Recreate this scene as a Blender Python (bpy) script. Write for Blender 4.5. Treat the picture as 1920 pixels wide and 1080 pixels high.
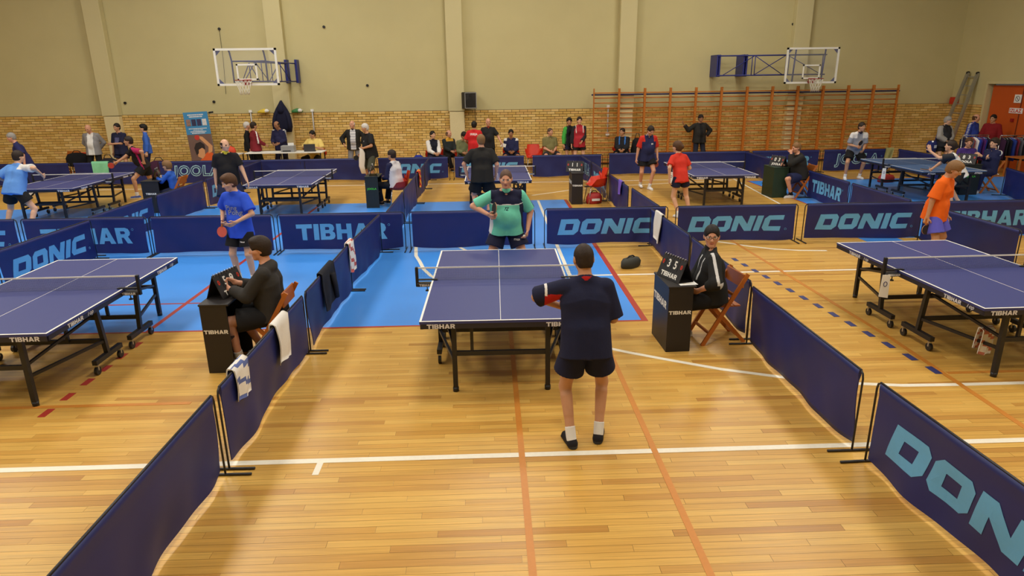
import bpy, bmesh, math, random
import numpy as np
from mathutils import Vector, Matrix

SC = bpy.context.scene
COL = SC.collection
for o in list(bpy.data.objects):
    bpy.data.objects.remove(o)
PI = math.pi
random.seed(7)

# ------------------------------------------------------------------ camera
CAM_H, PITCH, YAW, ROLL = 2.8957, 0.3021, 0.0312, -0.0130
def make_camera():
    cd = bpy.data.cameras.new('camera'); co = bpy.data.objects.new('camera', cd); COL.objects.link(co)
    f = Vector((math.sin(YAW)*math.cos(PITCH), math.cos(YAW)*math.cos(PITCH), -math.sin(PITCH)))
    r = Vector((math.cos(YAW), -math.sin(YAW), 0)); u = r.cross(f)
    c, s = math.cos(ROLL), math.sin(ROLL)
    r, u = c*r + s*u, c*u - s*r
    m = Matrix((r, u, -f)).transposed().to_4x4(); m.translation = (0, 0, CAM_H)
    co.matrix_world = m
    cd.sensor_width = 36; cd.lens = 1243.8*36/1920; cd.clip_end = 200; cd.clip_start = .05
    SC.camera = co
make_camera()

# ------------------------------------------------------------------ world, exposure
w = bpy.data.worlds.new('world'); SC.world = w; w.use_nodes = True
w.node_tree.nodes['Background'].inputs[0].default_value = (1, .93, .8, 1)
w.node_tree.nodes['Background'].inputs[1].default_value = 0.05
SC.view_settings.view_transform = 'Standard'
SC.view_settings.look = 'None'
SC.view_settings.gamma = 1
SC.view_settings.use_curve_mapping = False
SC.view_settings.exposure = 0.0

# ------------------------------------------------------------------ materials
MATS = {}
def lin(c):
    c = c/255.0
    return c/12.92 if c <= .04045 else ((c+.055)/1.055)**2.4
def col(rgb, a=1):
    return (lin(rgb[0]), lin(rgb[1]), lin(rgb[2]), a)
def mat(name, rgb, rough=.6, metal=0, spec=.5, var=.08, scale=30, bump=0, emit=0, alpha=1, sheen=0):
    """procedural material: a colour broken up by a little noise"""
    if name in MATS: return MATS[name]
    m = bpy.data.materials.new(name); m.use_nodes = True
    nt = m.node_tree; b = nt.nodes['Principled BSDF']
    b.inputs['Roughness'].default_value = rough; b.inputs['Metallic'].default_value = metal
    b.inputs['Specular IOR Level'].default_value = spec
    c = col(rgb)
    tc = nt.nodes.new('ShaderNodeTexCoord'); nz = nt.nodes.new('ShaderNodeTexNoise')
    nz.inputs['Scale'].default_value = scale; nz.inputs['Detail'].default_value = 3
    nt.links.new(tc.outputs['Object'], nz.inputs['Vector'])
    mx = nt.nodes.new('ShaderNodeMix'); mx.data_type = 'RGBA'
    mx.inputs[6].default_value = tuple(v*(1-var) for v in c[:3])+(1,)
    mx.inputs[7].default_value = tuple(min(1, v*(1+var)) for v in c[:3])+(1,)
    nt.links.new(nz.outputs['Fac'], mx.inputs[0]); nt.links.new(mx.outputs[2], b.inputs['Base Color'])
    if bump:
        bp = nt.nodes.new('ShaderNodeBump'); bp.inputs['Strength'].default_value = bump; bp.inputs['Distance'].default_value = .01
        nt.links.new(nz.outputs['Fac'], bp.inputs['Height']); nt.links.new(bp.outputs['Normal'], b.inputs['Normal'])
    if emit:
        b.inputs['Emission Color'].default_value = c; b.inputs['Emission Strength'].default_value = emit
    if alpha < 1: b.inputs['Alpha'].default_value = alpha
    if sheen: b.inputs['Sheen Weight'].default_value = sheen
    MATS[name] = m
    return m
def fab(rgb, rough=.85):
    """cloth of a colour"""
    return mat('cloth_%d_%d_%d' % tuple(rgb), rgb, rough, spec=.25, var=.10, scale=13, bump=.45)

def floor_material():
    m = bpy.data.materials.new('parquet'); m.use_nodes = True; nt = m.node_tree; N = nt.nodes.new; L = nt.links.new
    b = nt.nodes['Principled BSDF']
    geo = N('ShaderNodeNewGeometry'); sep = N('ShaderNodeSeparateXYZ'); L(geo.outputs['Position'], sep.inputs[0])
    def M(op, a, bb=None):
        n = N('ShaderNodeMath'); n.operation = op
        for i, v in enumerate((a, bb)):
            if v is None: continue
            if isinstance(v, (int, float)): n.inputs[i].default_value = v
            else: L(v, n.inputs[i])
        return n.outputs[0]
    yv = M('DIVIDE', sep.outputs[1], PLANK_W); row = M('FLOOR', yv); fy = M('FRACT', yv)
    off = M('FRACT', M('MULTIPLY', row, PLANK_K))
    xv = M('ADD', M('DIVIDE', sep.outputs[0], PLANK_L), off); cl = M('FLOOR', xv); fx = M('FRACT', xv)
    cmb = N('ShaderNodeCombineXYZ'); L(row, cmb.inputs[0]); L(cl, cmb.inputs[1])
    wn = N('ShaderNodeTexWhiteNoise'); wn.noise_dimensions = '2D'; L(cmb.outputs[0], wn.inputs['Vector'])
    ramp = N('ShaderNodeValToRGB'); e = ramp.color_ramp.elements
    e[0].position = 0; e[0].color = col((184, 132, 58)); e[1].position = 1; e[1].color = col((218, 174, 88))
    x = e.new(.15); x.color = col((202, 153, 70)); x = e.new(.6); x.color = col((210, 163, 78))
    L(wn.outputs['Value'], ramp.inputs[0])
    # grain stretched along the boards
    mp = N('ShaderNodeMapping'); mp.inputs['Scale'].default_value = (1.2, 42, 1)
    vadd = N('ShaderNodeVectorMath'); vadd.operation = 'ADD'; L(geo.outputs['Position'], vadd.inputs[0]); L(wn.outputs['Color'], vadd.inputs[1])
    L(vadd.outputs[0], mp.inputs[0])
    nz = N('ShaderNodeTexNoise'); nz.inputs['Scale'].default_value = 1.6; nz.inputs['Detail'].default_value = 4; nz.inputs['Distortion'].default_value = .6
    L(mp.outputs[0], nz.inputs['Vector'])
    gr = N('ShaderNodeMapRange'); gr.inputs[1].default_value = .3; gr.inputs[2].default_value = .7; gr.inputs[3].default_value = .82; gr.inputs[4].default_value = 1.08
    L(nz.outputs['Fac'], gr.inputs[0])
    # big worn patches
    nz2 = N('ShaderNodeTexNoise'); nz2.inputs['Scale'].default_value = .35; L(geo.outputs['Position'], nz2.inputs['Vector'])
    g2 = N('ShaderNodeMapRange'); g2.inputs[3].default_value = .92; g2.inputs[4].default_value = 1.06; L(nz2.outputs['Fac'], g2.inputs[0])
    # joints between boards
    jy = M('LESS_THAN', fy, .035); jx = M('LESS_THAN', fx, .0022); j = M('MAXIMUM', jy, jx)
    jf = M('SUBTRACT', 1, M('MULTIPLY', j, .38))
    tot = M('MULTIPLY', M('MULTIPLY', gr.outputs[0], g2.outputs[0]), jf)
    sc = N('ShaderNodeVectorMath'); sc.operation = 'SCALE'; L(ramp.outputs[0], sc.inputs[0]); L(tot, sc.inputs['Scale'])
    L(sc.outputs[0], b.inputs['Base Color'])
    b.inputs['Roughness'].default_value = .33; b.inputs['Specular IOR Level'].default_value = .45
    rr = N('ShaderNodeMapRange'); rr.inputs[3].default_value = .26; rr.inputs[4].default_value = .42; L(nz.outputs['Fac'], rr.inputs[0]); L(rr.outputs[0], b.inputs['Roughness'])
    return m
PLANK_W, PLANK_L, PLANK_K = .068, 1.15, .37
FLOORMAT = floor_material()

BLACK = mat('black_steel', (24, 23, 26), .45)
RODM = mat('barrier_rod', (26, 26, 34), .4)
NAVY = mat('barrier_cloth', (24, 34, 98), .5, spec=.5, var=.1, scale=5)
LETTER = mat('letter_blue', (96, 168, 218), .55, var=.05)
WHITE = mat('white_paint', (232, 230, 222), .6, var=.03)
TABLEM = mat('table_blue', (50, 58, 118), .5, var=.03, scale=200)
STIGAM = mat('table_petrol', (60, 94, 142), .5, var=.03, scale=200)
APRON = mat('table_apron', (30, 30, 44), .5)
RUBBER = mat('caster_grey', (90, 88, 86), .6)
WOODC = mat('chair_wood', (176, 98, 34), .45, var=.2, scale=12)
BARWOOD = mat('wall_bar_wood', (190, 112, 36), .45, var=.14, scale=10)
REDPL = mat('red_plastic', (214, 52, 22), .35)
CHROME = mat('chrome_tube', (190, 190, 190), .25, metal=.9)
DESKB = mat('desk_black', (30, 26, 26), .5)
DESKG = mat('desk_green', (28, 52, 36), .5)
PLASTER = mat('wall_plaster', (200, 190, 142), .9, spec=.15, var=.05, scale=1.3, bump=.05)
PLASTER2 = mat('pilaster_plaster', (206, 196, 150), .9, spec=.15, var=.03, scale=2)
BRICK = [mat('brick_%d' % i, c, .85, spec=.2, var=.10, scale=9) for i, c in enumerate([(222, 188, 112), (208, 170, 94), (230, 198, 128), (214, 174, 106)])]
MORTAR = mat('mortar', (74, 58, 34), .95, var=.1)
BACKBLUE = mat('hoop_blue', (36, 44, 120), .4)
PAPER = mat('white_paper', (240, 240, 236), .8, var=.01)

# ------------------------------------------------------------------ mesh helpers
class MB:
    """collects boxes, bars and tubes; build() links them as ONE mesh object"""
    def __init__(s): s.v = []; s.f = []; s.mi = []; s.sm = []
    def add(s, vs, fs, mi=0, smooth=False):
        n = len(s.v); s.v += [tuple(p) for p in vs]
        for f in fs: s.f.append(tuple(i+n for i in f)); s.mi.append(mi); s.sm.append(smooth)
        return s
    def box(s, x0, x1, y0, y1, z0, z1, mi=0):
        vs = [(x, y, z) for z in (z0, z1) for y in (y0, y1) for x in (x0, x1)]
        return s.add(vs, [(0, 2, 3, 1), (4, 5, 7, 6), (0, 1, 5, 4), (2, 6, 7, 3), (0, 4, 6, 2), (1, 3, 7, 5)], mi)
    def bbox(s, x0, x1, y0, y1, z0, z1, b=.004, mi=0):
        """box with bevelled vertical edges and top"""
        pts = [(x0+b, y0), (x1-b, y0), (x1, y0+b), (x1, y1-b), (x1-b, y1), (x0+b, y1), (x0, y1-b), (x0, y0+b)]
        vs = [(x, y, z0) for x, y in pts]+[(x, y, z1-b) for x, y in pts]
        cx, cy = (x0+x1)/2, (y0+y1)/2
        vs += [(x-math.copysign(b, x-cx), y-math.copysign(b, y-cy), z1) for x, y in pts]
        fs = [tuple(range(7, -1, -1)), tuple(range(16, 24))]
        for r in (0, 8):
            fs += [(r+i, r+(i+1) % 8, r+8+(i+1) % 8, r+8+i) for i in range(8)]
        return s.add(vs, fs, mi)
    def tube(s, pts, r, n=8, mi=0, caps=True, flat=None):
        pts = [Vector(p) for p in pts]; rings = []
        rs = r if isinstance(r, (list, tuple)) else [r]*len(pts)
        prev = None
        for i, p in enumerate(pts):
            d = (pts[min(i+1, len(pts)-1)]-pts[max(i-1, 0)]).normalized()
            if prev is None:
                a = Vector((0, 0, 1)) if abs(d.z) < .9 else Vector((1, 0, 0))
                u = d.cross(a).normalized()
            else:
                u = (prev-d*prev.dot(d)).normalized()
            prev = u; v = d.cross(u)
            rings.append([p+(u*math.cos(2*PI*k/n)+v*math.sin(2*PI*k/n))*rs[i] for k in range(n)])
        vs = [q for rg in rings for q in rg]; fs = []
        for i in range(len(pts)-1):
            for k in range(n):
                fs.append((i*n+k, i*n+(k+1) % n, (i+1)*n+(k+1) % n, (i+1)*n+k))
        if caps: fs += [tuple(range(n-1, -1, -1)), tuple(range((len(pts)-1)*n, len(pts)*n))]
        return s.add(vs, fs, mi, True)
    def bar(s, a, b, w, h, mi=0, up=(0, 0, 1)):
        """rectangular bar from a to b"""
        a, b = Vector(a), Vector(b); d = (b-a).normalized(); u = Vector(up)
        if abs(d.dot(u)) > .95: u = Vector((0, 1, 0))
        l = d.cross(u).normalized(); u = l.cross(d)
        vs = [p+l*sx*w/2+u*sz*h/2 for p in (a, b) for sx, sz in ((-1, -1), (1, -1), (1, 1), (-1, 1))]
        return s.add(vs, [(0, 1, 2, 3), (7, 6, 5, 4), (0, 4, 5, 1), (1, 5, 6, 2), (2, 6, 7, 3), (3, 7, 4, 0)], mi)
    def prism(s, poly, y0, y1, mi=0):
        """polygon in xz extruded along y"""
        n = len(poly)
        vs = [(x, y0, z) for x, z in poly]+[(x, y1, z) for x, z in poly]
        fs = [tuple(range(n)), tuple(range(2*n-1, n-1, -1))]+[(i, n+i, n+(i+1) % n, (i+1) % n) for i in range(n)]
        return s.add(vs, fs, mi)
    def disc(s, c, axis, r, t, n=20, mi=0, ry=None):
        c = Vector(c); d = Vector(axis).normalized()
        a = Vector((0, 0, 1)) if abs(d.z) < .9 else Vector((1, 0, 0))
        u = d.cross(a).normalized(); v = d.cross(u); ry = ry or r
        vs = [c+d*e*t/2+u*math.cos(2*PI*k/n)*r+v*math.sin(2*PI*k/n)*ry for e in (-1, 1) for k in range(n)]
        fs = [tuple(range(n-1, -1, -1)), tuple(range(n, 2*n))]+[(k, (k+1) % n, n+(k+1) % n, n+k) for k in range(n)]
        return s.add(vs, fs, mi)
    def grid(s, P, mi=0, smooth=True, thick=None):
        """P[i][j] points"""
        n, m = len(P), len(P[0])
        vs = [p for r in P for p in r]
        fs = [(i*m+j, (i+1)*m+j, (i+1)*m+j+1, i*m+j+1) for i in range(n-1) for j in range(m-1)]
        return s.add(vs, fs, mi, smooth)
    def mesh(s, name, mats):
        me = bpy.data.meshes.new(name); me.from_pydata(s.v, [], s.f)
        for m in (mats if isinstance(mats, (list, tuple)) else [mats]): me.materials.append(m)
        me.polygons.foreach_set('material_index', s.mi); me.polygons.foreach_set('use_smooth', s.sm)
        me.update(); return me
    def build(s, name, mats, parent=None, loc=None, rz=0):
        return link(name, s.mesh(name, mats), parent, loc, rz)
def link(name, me, parent=None, loc=None, rz=0):
    o = bpy.data.objects.new(name, me); COL.objects.link(o)
    if parent is not None: o.parent = parent
    if loc is not None: o.location = loc
    if rz: o.rotation_euler = (0, 0, rz)
    return o
def tag(o, label, cat, group=None, kind=None):
    o['label'] = label; o['category'] = cat
    if group: o['group'] = group
    if kind: o['kind'] = kind
    return o
def thing(name, label, cat, loc=(0, 0, 0), rz=0, group=None):
    o = bpy.data.objects.new(name, None); COL.objects.link(o)
    o.empty_display_size = .1
    o.location = loc; o.rotation_euler = (0, 0, rz)
    return tag(o, label, cat, group)
def structure(o):
    o['kind'] = 'structure'; return o
def copy_tree(o, parent=None):
    c = o.copy(); COL.objects.link(c); c.parent = parent
    for ch in list(o.children): copy_tree(ch, c)
    return c
def dup(root, loc, rz=0, label=None, group=None):
    r = copy_tree(root); r.location = loc; r.rotation_euler = (0, 0, rz)
    if label: r['label'] = label
    if group: r['group'] = group
    return r

# ------------------------------------------------------------------ lettering
_TXT = {}
def text_flat(body, size=1, bold=0.0, shear=0, xs=1):
    """2-D verts and faces of a word, centred at the origin"""
    key = (body, size, bold, shear, xs)
    if key in _TXT: return _TXT[key]
    if body == 'TIBHAR':
        v, f = glyph_flat(body, .72*size, 0, BOLD, .09); v[:, 0] *= xs*.95; _TXT[key] = (v, f); return v, f
    cu = bpy.data.curves.new('t', 'FONT'); cu.body = body; cu.size = size; cu.offset = bold*size; cu.shear = shear
    cu.resolution_u = 3; cu.fill_mode = 'FRONT'; cu.space_character = 1+bold*2.2
    ob = bpy.data.objects.new('t', cu); COL.objects.link(ob)
    dg = bpy.context.evaluated_depsgraph_get(); me = ob.evaluated_get(dg).to_mesh()
    v = np.array([q.co[:2] for q in me.vertices]); f = [tuple(p.vertices) for p in me.polygons]
    ob.evaluated_get(dg).to_mesh_clear(); bpy.data.objects.remove(ob); bpy.data.curves.remove(cu)
    v[:, 0] *= xs; v -= (v.min(0)+v.max(0))/2
    _TXT[key] = (v, f); return v, f
GLYPH = {'D': (1.3, [[(0, 0), (1.06, 0), (1.3, .22), (1.3, .8), (1.1, 1), (0, 1)], [(.4, .3), (.9, .3), (.9, .7), (.4, .7)]]),
 'O': (1.3, [[(.2, 0), (1.08, 0), (1.3, .2), (1.3, .8), (1.1, 1), (.22, 1), (0, .8), (0, .2)], [(.4, .3), (.9, .3), (.9, .7), (.4, .7)]]),
 'N': (1.35, [[(0, 0), (.38, 0), (.38, .55), (.92, 0), (1.35, 0), (1.35, 1), (.97, 1), (.97, .45), (.43, 1), (0, 1)]]),
 'I': (.39, [[(0, 0), (.39, 0), (.39, 1), (0, 1)]]),
 'C': (1.25, [[(.2, 0), (1.2, 0), (1.2, .29), (.4, .29), (.4, .71), (1.25, .71), (1.25, 1), (.22, 1), (0, .8), (0, .2)]])}
BOLD = {'T': (.95, [[(0, .74), (0, 1), (.95, 1), (.95, .74), (.62, .74), (.62, 0), (.33, 0), (.33, .74)]]), 'I': (.3, [[(0, 0), (.3, 0), (.3, 1), (0, 1)]]),
 'B': (.88, [[(0, 0), (.6, 0), (.75, .04), (.84, .12), (.88, .25), (.85, .42), (.72, .52), (.81, .61), (.84, .76), (.77, .93), (.6, 1), (0, 1)], [(.29, .21), (.52, .21), (.58, .29), (.52, .4), (.29, .4)], [(.29, .61), (.5, .61), (.55, .7), (.5, .79), (.29, .79)]]),
 'H': (.92, [[(0, 0), (.3, 0), (.3, .38), (.62, .38), (.62, 0), (.92, 0), (.92, 1), (.62, 1), (.62, .63), (.3, .63), (.3, 1), (0, 1)]]),
 'A': (1.02, [[(0, 0), (.3, 0), (.36, .18), (.66, .18), (.72, 0), (1.02, 0), (.67, 1), (.35, 1)], [(.43, .4), (.59, .4), (.51, .68)]]),
 'R': (.94, [[(0, 0), (.29, 0), (.29, .37), (.42, .37), (.6, 0), (.94, 0), (.7, .43), (.83, .53), (.88, .7), (.8, .92), (.62, 1), (0, 1)], [(.29, .6), (.52, .6), (.58, .69), (.52, .78), (.29, .78)]])}
def donic_flat(h): return glyph_flat('DONIC', h, .25, GLYPH, .13)
def glyph_flat(word, h, shear, glyphs, gap):
    cu = bpy.data.curves.new('t', 'CURVE'); cu.dimensions = '2D'; cu.fill_mode = 'FRONT'
    x = 0
    for ch in word:
        wd, polys = glyphs[ch]
        for pl in polys:
            sp = cu.splines.new('POLY'); sp.points.add(len(pl)-1); sp.use_cyclic_u = True
            for q, (px, pz) in zip(sp.points, pl): q.co = ((px+x+shear*pz)*h, pz*h, 0, 1)
        x += wd+gap
    ob = bpy.data.objects.new('t', cu); COL.objects.link(ob)
    dg = bpy.context.evaluated_depsgraph_get(); me = ob.evaluated_get(dg).to_mesh()
    v = np.array([q.co[:2] for q in me.vertices]); f = [tuple(p.vertices) for p in me.polygons]
    ob.evaluated_get(dg).to_mesh_clear(); bpy.data.objects.remove(ob); bpy.data.curves.remove(cu)
    v -= (v.min(0)+v.max(0))/2
    return v, f
def sliced(v, f, step):
    """cut a flat letter mesh along x and z so it can follow a rippled cloth"""
    bm = bmesh.new(); vs = [bm.verts.new((p[0], 0, p[1])) for p in v]
    for q in f:
        try: bm.faces.new([vs[i] for i in q])
        except ValueError: pass
    for ax in (0, 2):
        lo = min(p[0 if ax == 0 else 1] for p in v); hi = max(p[0 if ax == 0 else 1] for p in v)
        t = lo+step
        while t < hi:
            co = [0, 0, 0]; co[ax] = t; no = [0, 0, 0]; no[ax] = 1
            bmesh.ops.bisect_plane(bm, geom=bm.verts[:]+bm.edges[:]+bm.faces[:], plane_co=co, plane_no=no)
            t += step
    bm.verts.index_update()
    out = (np.array([p.co[:] for p in bm.verts]), [tuple(x.index for x in fa.verts) for fa in bm.faces]); bm.free()
    return out
def sign_text(name, body, size, mt, parent, loc, rx=(1, 0, 0), up=(0, 0, 1), bold=.02, shear=0, xs=1, thick=.0015):
    """raised flat print: word laid in the plane (rx, up) at loc, facing rx x up"""
    v, f = text_flat(body, size, bold, shear, xs)
    X, U = Vector(rx), Vector(up); Nn = X.cross(U); o = Vector(loc)
    mb = MB(); mb.add([o+X*p[0]+U*p[1]+Nn*thick for p in v], f)
    return mb.build(name, mt, parent)

# ------------------------------------------------------------------ ceiling lamps (the hall's own light, plus two added fill lamps)
WALL_Y, RIGHT_X, LEFT_X, FRONT_Y, CEIL = 24.0, 16.5, -22.0, -5.0, 9.0
LAMPM = mat('lamp_glow', (255, 240, 214), .5, emit=6, var=0)
HOUSE = mat('lamp_housing', (150, 150, 148), .5)
def ceiling_lamp(x, y, power):
    t = thing('ceiling_lamp', 'square floodlight hanging from the hall ceiling', 'lamp', (x, y, CEIL-.02), 0, 'floodlights of the hall ceiling')
    MB().bbox(-.9, .9, -.9, .9, -.35, -.1).tube([(0, 0, -.1), (0, 0, 0)], .03).build('housing', HOUSE, t)
    MB().box(-.85, .85, -.85, .85, -.362, -.352).build('diffuser', LAMPM, t)
    ld = bpy.data.lights.new('lamp_light', 'AREA'); ld.shape = 'SQUARE'; ld.size = 1.7; ld.energy = power; ld.color = (1, .985, .93)
    lo = bpy.data.objects.new('lamp_light', ld); COL.objects.link(lo); lo.parent = t; lo.location = (0, 0, -.40)
LAMPS = [(-13.5, 2, 1.0), (-13.5, 9, 1.0), (-13.5, 16, 1.0), (-6.8, 1.5, 1.0), (-6.8, 7.5, 1.1), (-6.8, 13.5, 1.1), (-6.8, 19.5, 1.0),
         (7.1, 1.5, .9), (7.1, 7.5, .95), (7.1, 13.5, .9), (7.1, 19.5, .8), (13.2, 3, .5), (13.2, 10, .55), (0.2, 19.5, .7), (0.2, 2.0, .6), (0.2, 8.0, .75), (0.2, 13.8, .65)]  # last two entries are fill lamps added to soften the floor shadows
for lx, ly, k in LAMPS: ceiling_lamp(lx, ly, 178*k)

# ------------------------------------------------------------------ floor
R0, R1 = 45, 76
PX0, PX1 = -4.7, 4.9
fl = MB(); fy0, fy1 = R0*PLANK_W, R1*PLANK_W
def fplane(x0, x1, y0, y1, z): fl.add([(x0, y0, z), (x1, y0, z), (x1, y1, z), (x0, y1, z)], [(0, 1, 2, 3)])
fplane(LEFT_X, RIGHT_X+1, FRONT_Y, fy0, 0); fplane(LEFT_X, PX0, fy0, fy1, 0); fplane(PX1, RIGHT_X+1, fy0, fy1, 0)
fplane(LEFT_X, RIGHT_X+1, fy1, WALL_Y, 0); fplane(PX0, PX1, fy0, fy1, -.004)
floor = structure(fl.build('floor', FLOORMAT)); floor['label'] = 'sprung hall floor of narrow honey coloured boards'
_full = MB().box(-PLANK_L/2+.0008, PLANK_L/2-.0008, -PLANK_W/2+.0007, PLANK_W/2-.0007, -.006, 0).mesh('plank', FLOORMAT)
for r in range(R0, R1):
    off = (r*PLANK_K) % 1.0; yc = (r+.5)*PLANK_W
    c = math.floor(PX0/PLANK_L+off)
    while (c-off)*PLANK_L < PX1:
        a, b = (c-off)*PLANK_L, (c+1-off)*PLANK_L; c += 1
        if a >= PX0 and b <= PX1: link('plank', _full, floor, ((a+b)/2, yc, 0))
        else:
            a, b = max(a, PX0), min(b, PX1)
            if b-a > .01: MB().box(a+.0008, b-.0008, yc-PLANK_W/2+.0007, yc+PLANK_W/2-.0007, -.006, 0).build('plank', FLOORMAT, floor)

BLUEF = mat('floor_blue', (66, 146, 236), .34, var=.05, scale=1.2)
REDL = mat('line_red', (168, 52, 40), .4); WHL = mat('line_white', (236, 230, 212), .4); ORL = mat('line_orange', (198, 128, 48), .4)
NVL = mat('line_navy', (52, 56, 110), .45)
_trim = [0]; _zz = [0.0]
def trim(mb, m, label=None):
    _trim[0] += 1
    o = structure(mb.build('trim_%d' % _trim[0], m))
    if label: o['label'] = label
    return o
def rect(x0, x1, y0, y1, z=.0016):
    _zz[0] += .00004; return MB().box(x0, x1, y0, y1, 0.0004, z+_zz[0])
def path(pts, wd, z=.0016):
    _zz[0] += .00004; z += _zz[0]
    mb = MB(); P = [Vector((x, y)) for x, y in pts]; L, Rr = [], []
    for i, p in enumerate(P):
        d = (P[min(i+1, len(P)-1)]-P[max(i-1, 0)]).normalized(); n = Vector((-d.y, d.x))
        L.append(p+n*wd/2); Rr.append(p-n*wd/2)
    n = len(P)
    vs = [(q.x, q.y, z) for q in L]+[(q.x, q.y, z) for q in Rr]+[(q.x, q.y, .0004) for q in L]+[(q.x, q.y, .0004) for q in Rr]
    fs = []
    for i in range(n-1):
        fs += [(n+i, n+i+1, i+1, i), (i, i+1, 2*n+i+1, 2*n+i), (n+i+1, n+i, 3*n+i, 3*n+i+1)]
    return mb.add(vs, fs)
trim(rect(-14, 1.91, 7.81, 16.75, .001), BLUEF, 'blue painted key area on the hall floor')
trim(rect(7.6, 16.4, 11.9, 19.35, .001), BLUEF, 'blue painted area of the right hand courts')
trim(rect(6.9, 7.6, 11.55, 12.2, .001), BLUEF)
trim(rect(1.87, 1.95, 7.77, 16.75, .002), REDL); trim(rect(-14, 1.87, 7.77, 7.81, .002), REDL)
trim(rect(7.56, 7.6, 12.2, 19.4, .002), REDL); trim(rect(7.6, 16.4, 19.33, 19.38, .002), REDL)
trim(rect(-21.5, 16.3, 4.70, 4.765), WHL, 'white line across the floor in front of the tables')
trim(rect(-1.43, -1.38, 4.53, 4.70), WHL)
trim(path([(1.25, 6.95), (1.5, 6.78), (1.87, 6.56), (2.36, 6.28), (2.93, 6.04), (3.5, 5.87), (4.0, 5.79), (4.6, 5.775), (16.3, 5.775)], .06), WHL, 'curved white line running out to the right')
trim(rect(1.95, 16.3, 9.82, 9.88), WHL); trim(rect(1.24, 1.87, 9.82, 9.88, .0022), WHL)
trim(path([(4.1, 12.0), (4.32, 11.8), (4.65, 11.5), (4.99, 11.26), (5.4, 11.12), (5.86, 11.07)], .06), WHL)
trim(path([(-1.4, 12.3), (-1.38, 11.88), (-1.32, 11.3), (-1.22, 10.92), (-1.1, 10.4), (-.95, 10.0), (-.6, 9.5), (-.1, 9.2)], .06, .0022), WHL)
trim(path([(-.8, 12.3), (-.62, 11.94), (-.4, 11.5), (0.1, 10.9)], .06, .0022), WHL)
trim(rect(1.18, 1.24, 9.0, 16.7, .0022), WHL)
trim(rect(-4.29, -4.23, 7.81, 16.7, .0022), REDL); trim(rect(-6.2, -3.1, 8.88, 8.92, .0022), REDL)
for i in range(6): trim(rect(-4.21, -4.14, 5.62+i*.335, 5.78+i*.335), REDL)
trim(rect(.185, .235, -2, 7.7), ORL, 'orange line running from the camera to the middle table')
trim(rect(1.27, 1.32, -2, 7.7), ORL, 'orange line beside the player in navy')
trim(path([(4.53, 3), (4.55, 5.0), (4.6, 7), (4.5, 11.6), (4.4, 16)], .055), ORL)
trim(rect(-14, -2.9, 5.80, 5.85), ORL); trim(rect(4.62, 16, 6.02, 6.07), ORL)
for i in range(14):
    yy = 10.6-i*.345; xx = 4.07+i*.035
    trim(path([(xx, yy-.09), (xx, yy+.09)], .075), NVL)
trim(rect(-14, 7.2, 19.84, 19.9), WHL, 'far white line before the back barriers'); trim(path([(3.5, 18.9), (4.16, 18.97), (6.0, 19.4), (7.2, 19.6)], .05), WHL)
trim(path([(1.1, 17.48), (2.15, 18.22), (2.7, 18.5)], .05), WHL); trim(path([(7.35, 19.85), (7.1, 17.2), (6.9, 15)], .05), WHL)

# ------------------------------------------------------------------ walls, bricks, pilasters
BT = 1.95
wb = MB(); wb.add([(LEFT_X, WALL_Y-.005, BT), (RIGHT_X, WALL_Y-.005, BT), (RIGHT_X, WALL_Y-.005, CEIL), (LEFT_X, WALL_Y-.005, CEIL)], [(0, 1, 2, 3)], 0)
wb.add([(LEFT_X, WALL_Y, 0), (RIGHT_X, WALL_Y, 0), (RIGHT_X, WALL_Y, BT), (LEFT_X, WALL_Y, BT)], [(0, 1, 2, 3)], 1)
wall_back = structure(wb.build('wall_back', [PLASTER, MORTAR])); wall_back['label'] = 'long beige plaster wall above a dado of yellow bricks'
MB().box(LEFT_X, RIGHT_X, WALL_Y-.022, WALL_Y-.004, BT-.006, BT+.008).build('ledge', mat('ledge', (120, 104, 78), .9), wall_back)
BL, BC = .275, .085
bmesh_brick = [MB().box(-BL/2+.007, BL/2-.007, -.010, .012, .007, BC-.007).mesh('brick', m) for m in BRICK]
rest = MB(); nb = 0
rb = random.Random(3)
for r in range(int(BT/BC)):
    z = BT-(r+1)*BC; x = LEFT_X+(r % 2)*BL/2+rb.uniform(-.01, .01)
    while x < RIGHT_X-.05:
        k = rb.choice((0, 0, 1, 1, 2, 3)); xc = x+BL/2; x += BL; b1 = min(BL/2, RIGHT_X-xc)
        if r < 4 and -15.8 < xc < 3.4 and nb < 300:
            link('brick', bmesh_brick[k], wall_back, (xc, WALL_Y-.012, z)); nb += 1
        else:
            rest.box(xc-BL/2+.006, xc+b1-.006, WALL_Y-.019, WALL_Y, z+.005, z+BC-.006, k)
o = rest.build('brickwork', BRICK, wall_back); o['kind'] = 'stuff'
for x0 in (-19.0, -13.13, -7.32, -1.37, 4.50, 10.47):
    p = MB().bbox(x0, x0+.56, WALL_Y-.25, WALL_Y, BT-.01, CEIL, .01).build('pilaster', PLASTER2, wall_back)
    MB().bbox(x0+.03, x0+.54, WALL_Y-.235, WALL_Y, 0, BT-.03, .01).build('cover_board', mat('cover_board', (222, 208, 160), .8), p)
wr = MB()
DY0, DY1, DZ = 19.6, 22.3, 2.62          # door recess in the right wall
def rwall(y0, y1, z0, z1, mi): wr.add([(RIGHT_X, y0, z0), (RIGHT_X, y0, z1), (RIGHT_X, y1, z1), (RIGHT_X, y1, z0)], [(0, 1, 2, 3)], mi)
rwall(DY1, WALL_Y, BT, CEIL, 0); rwall(DY0, DY1, DZ, CEIL, 0); rwall(FRONT_Y, DY0, 0, CEIL, 0); rwall(DY1, WALL_Y, 0, BT, 1)
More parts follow.
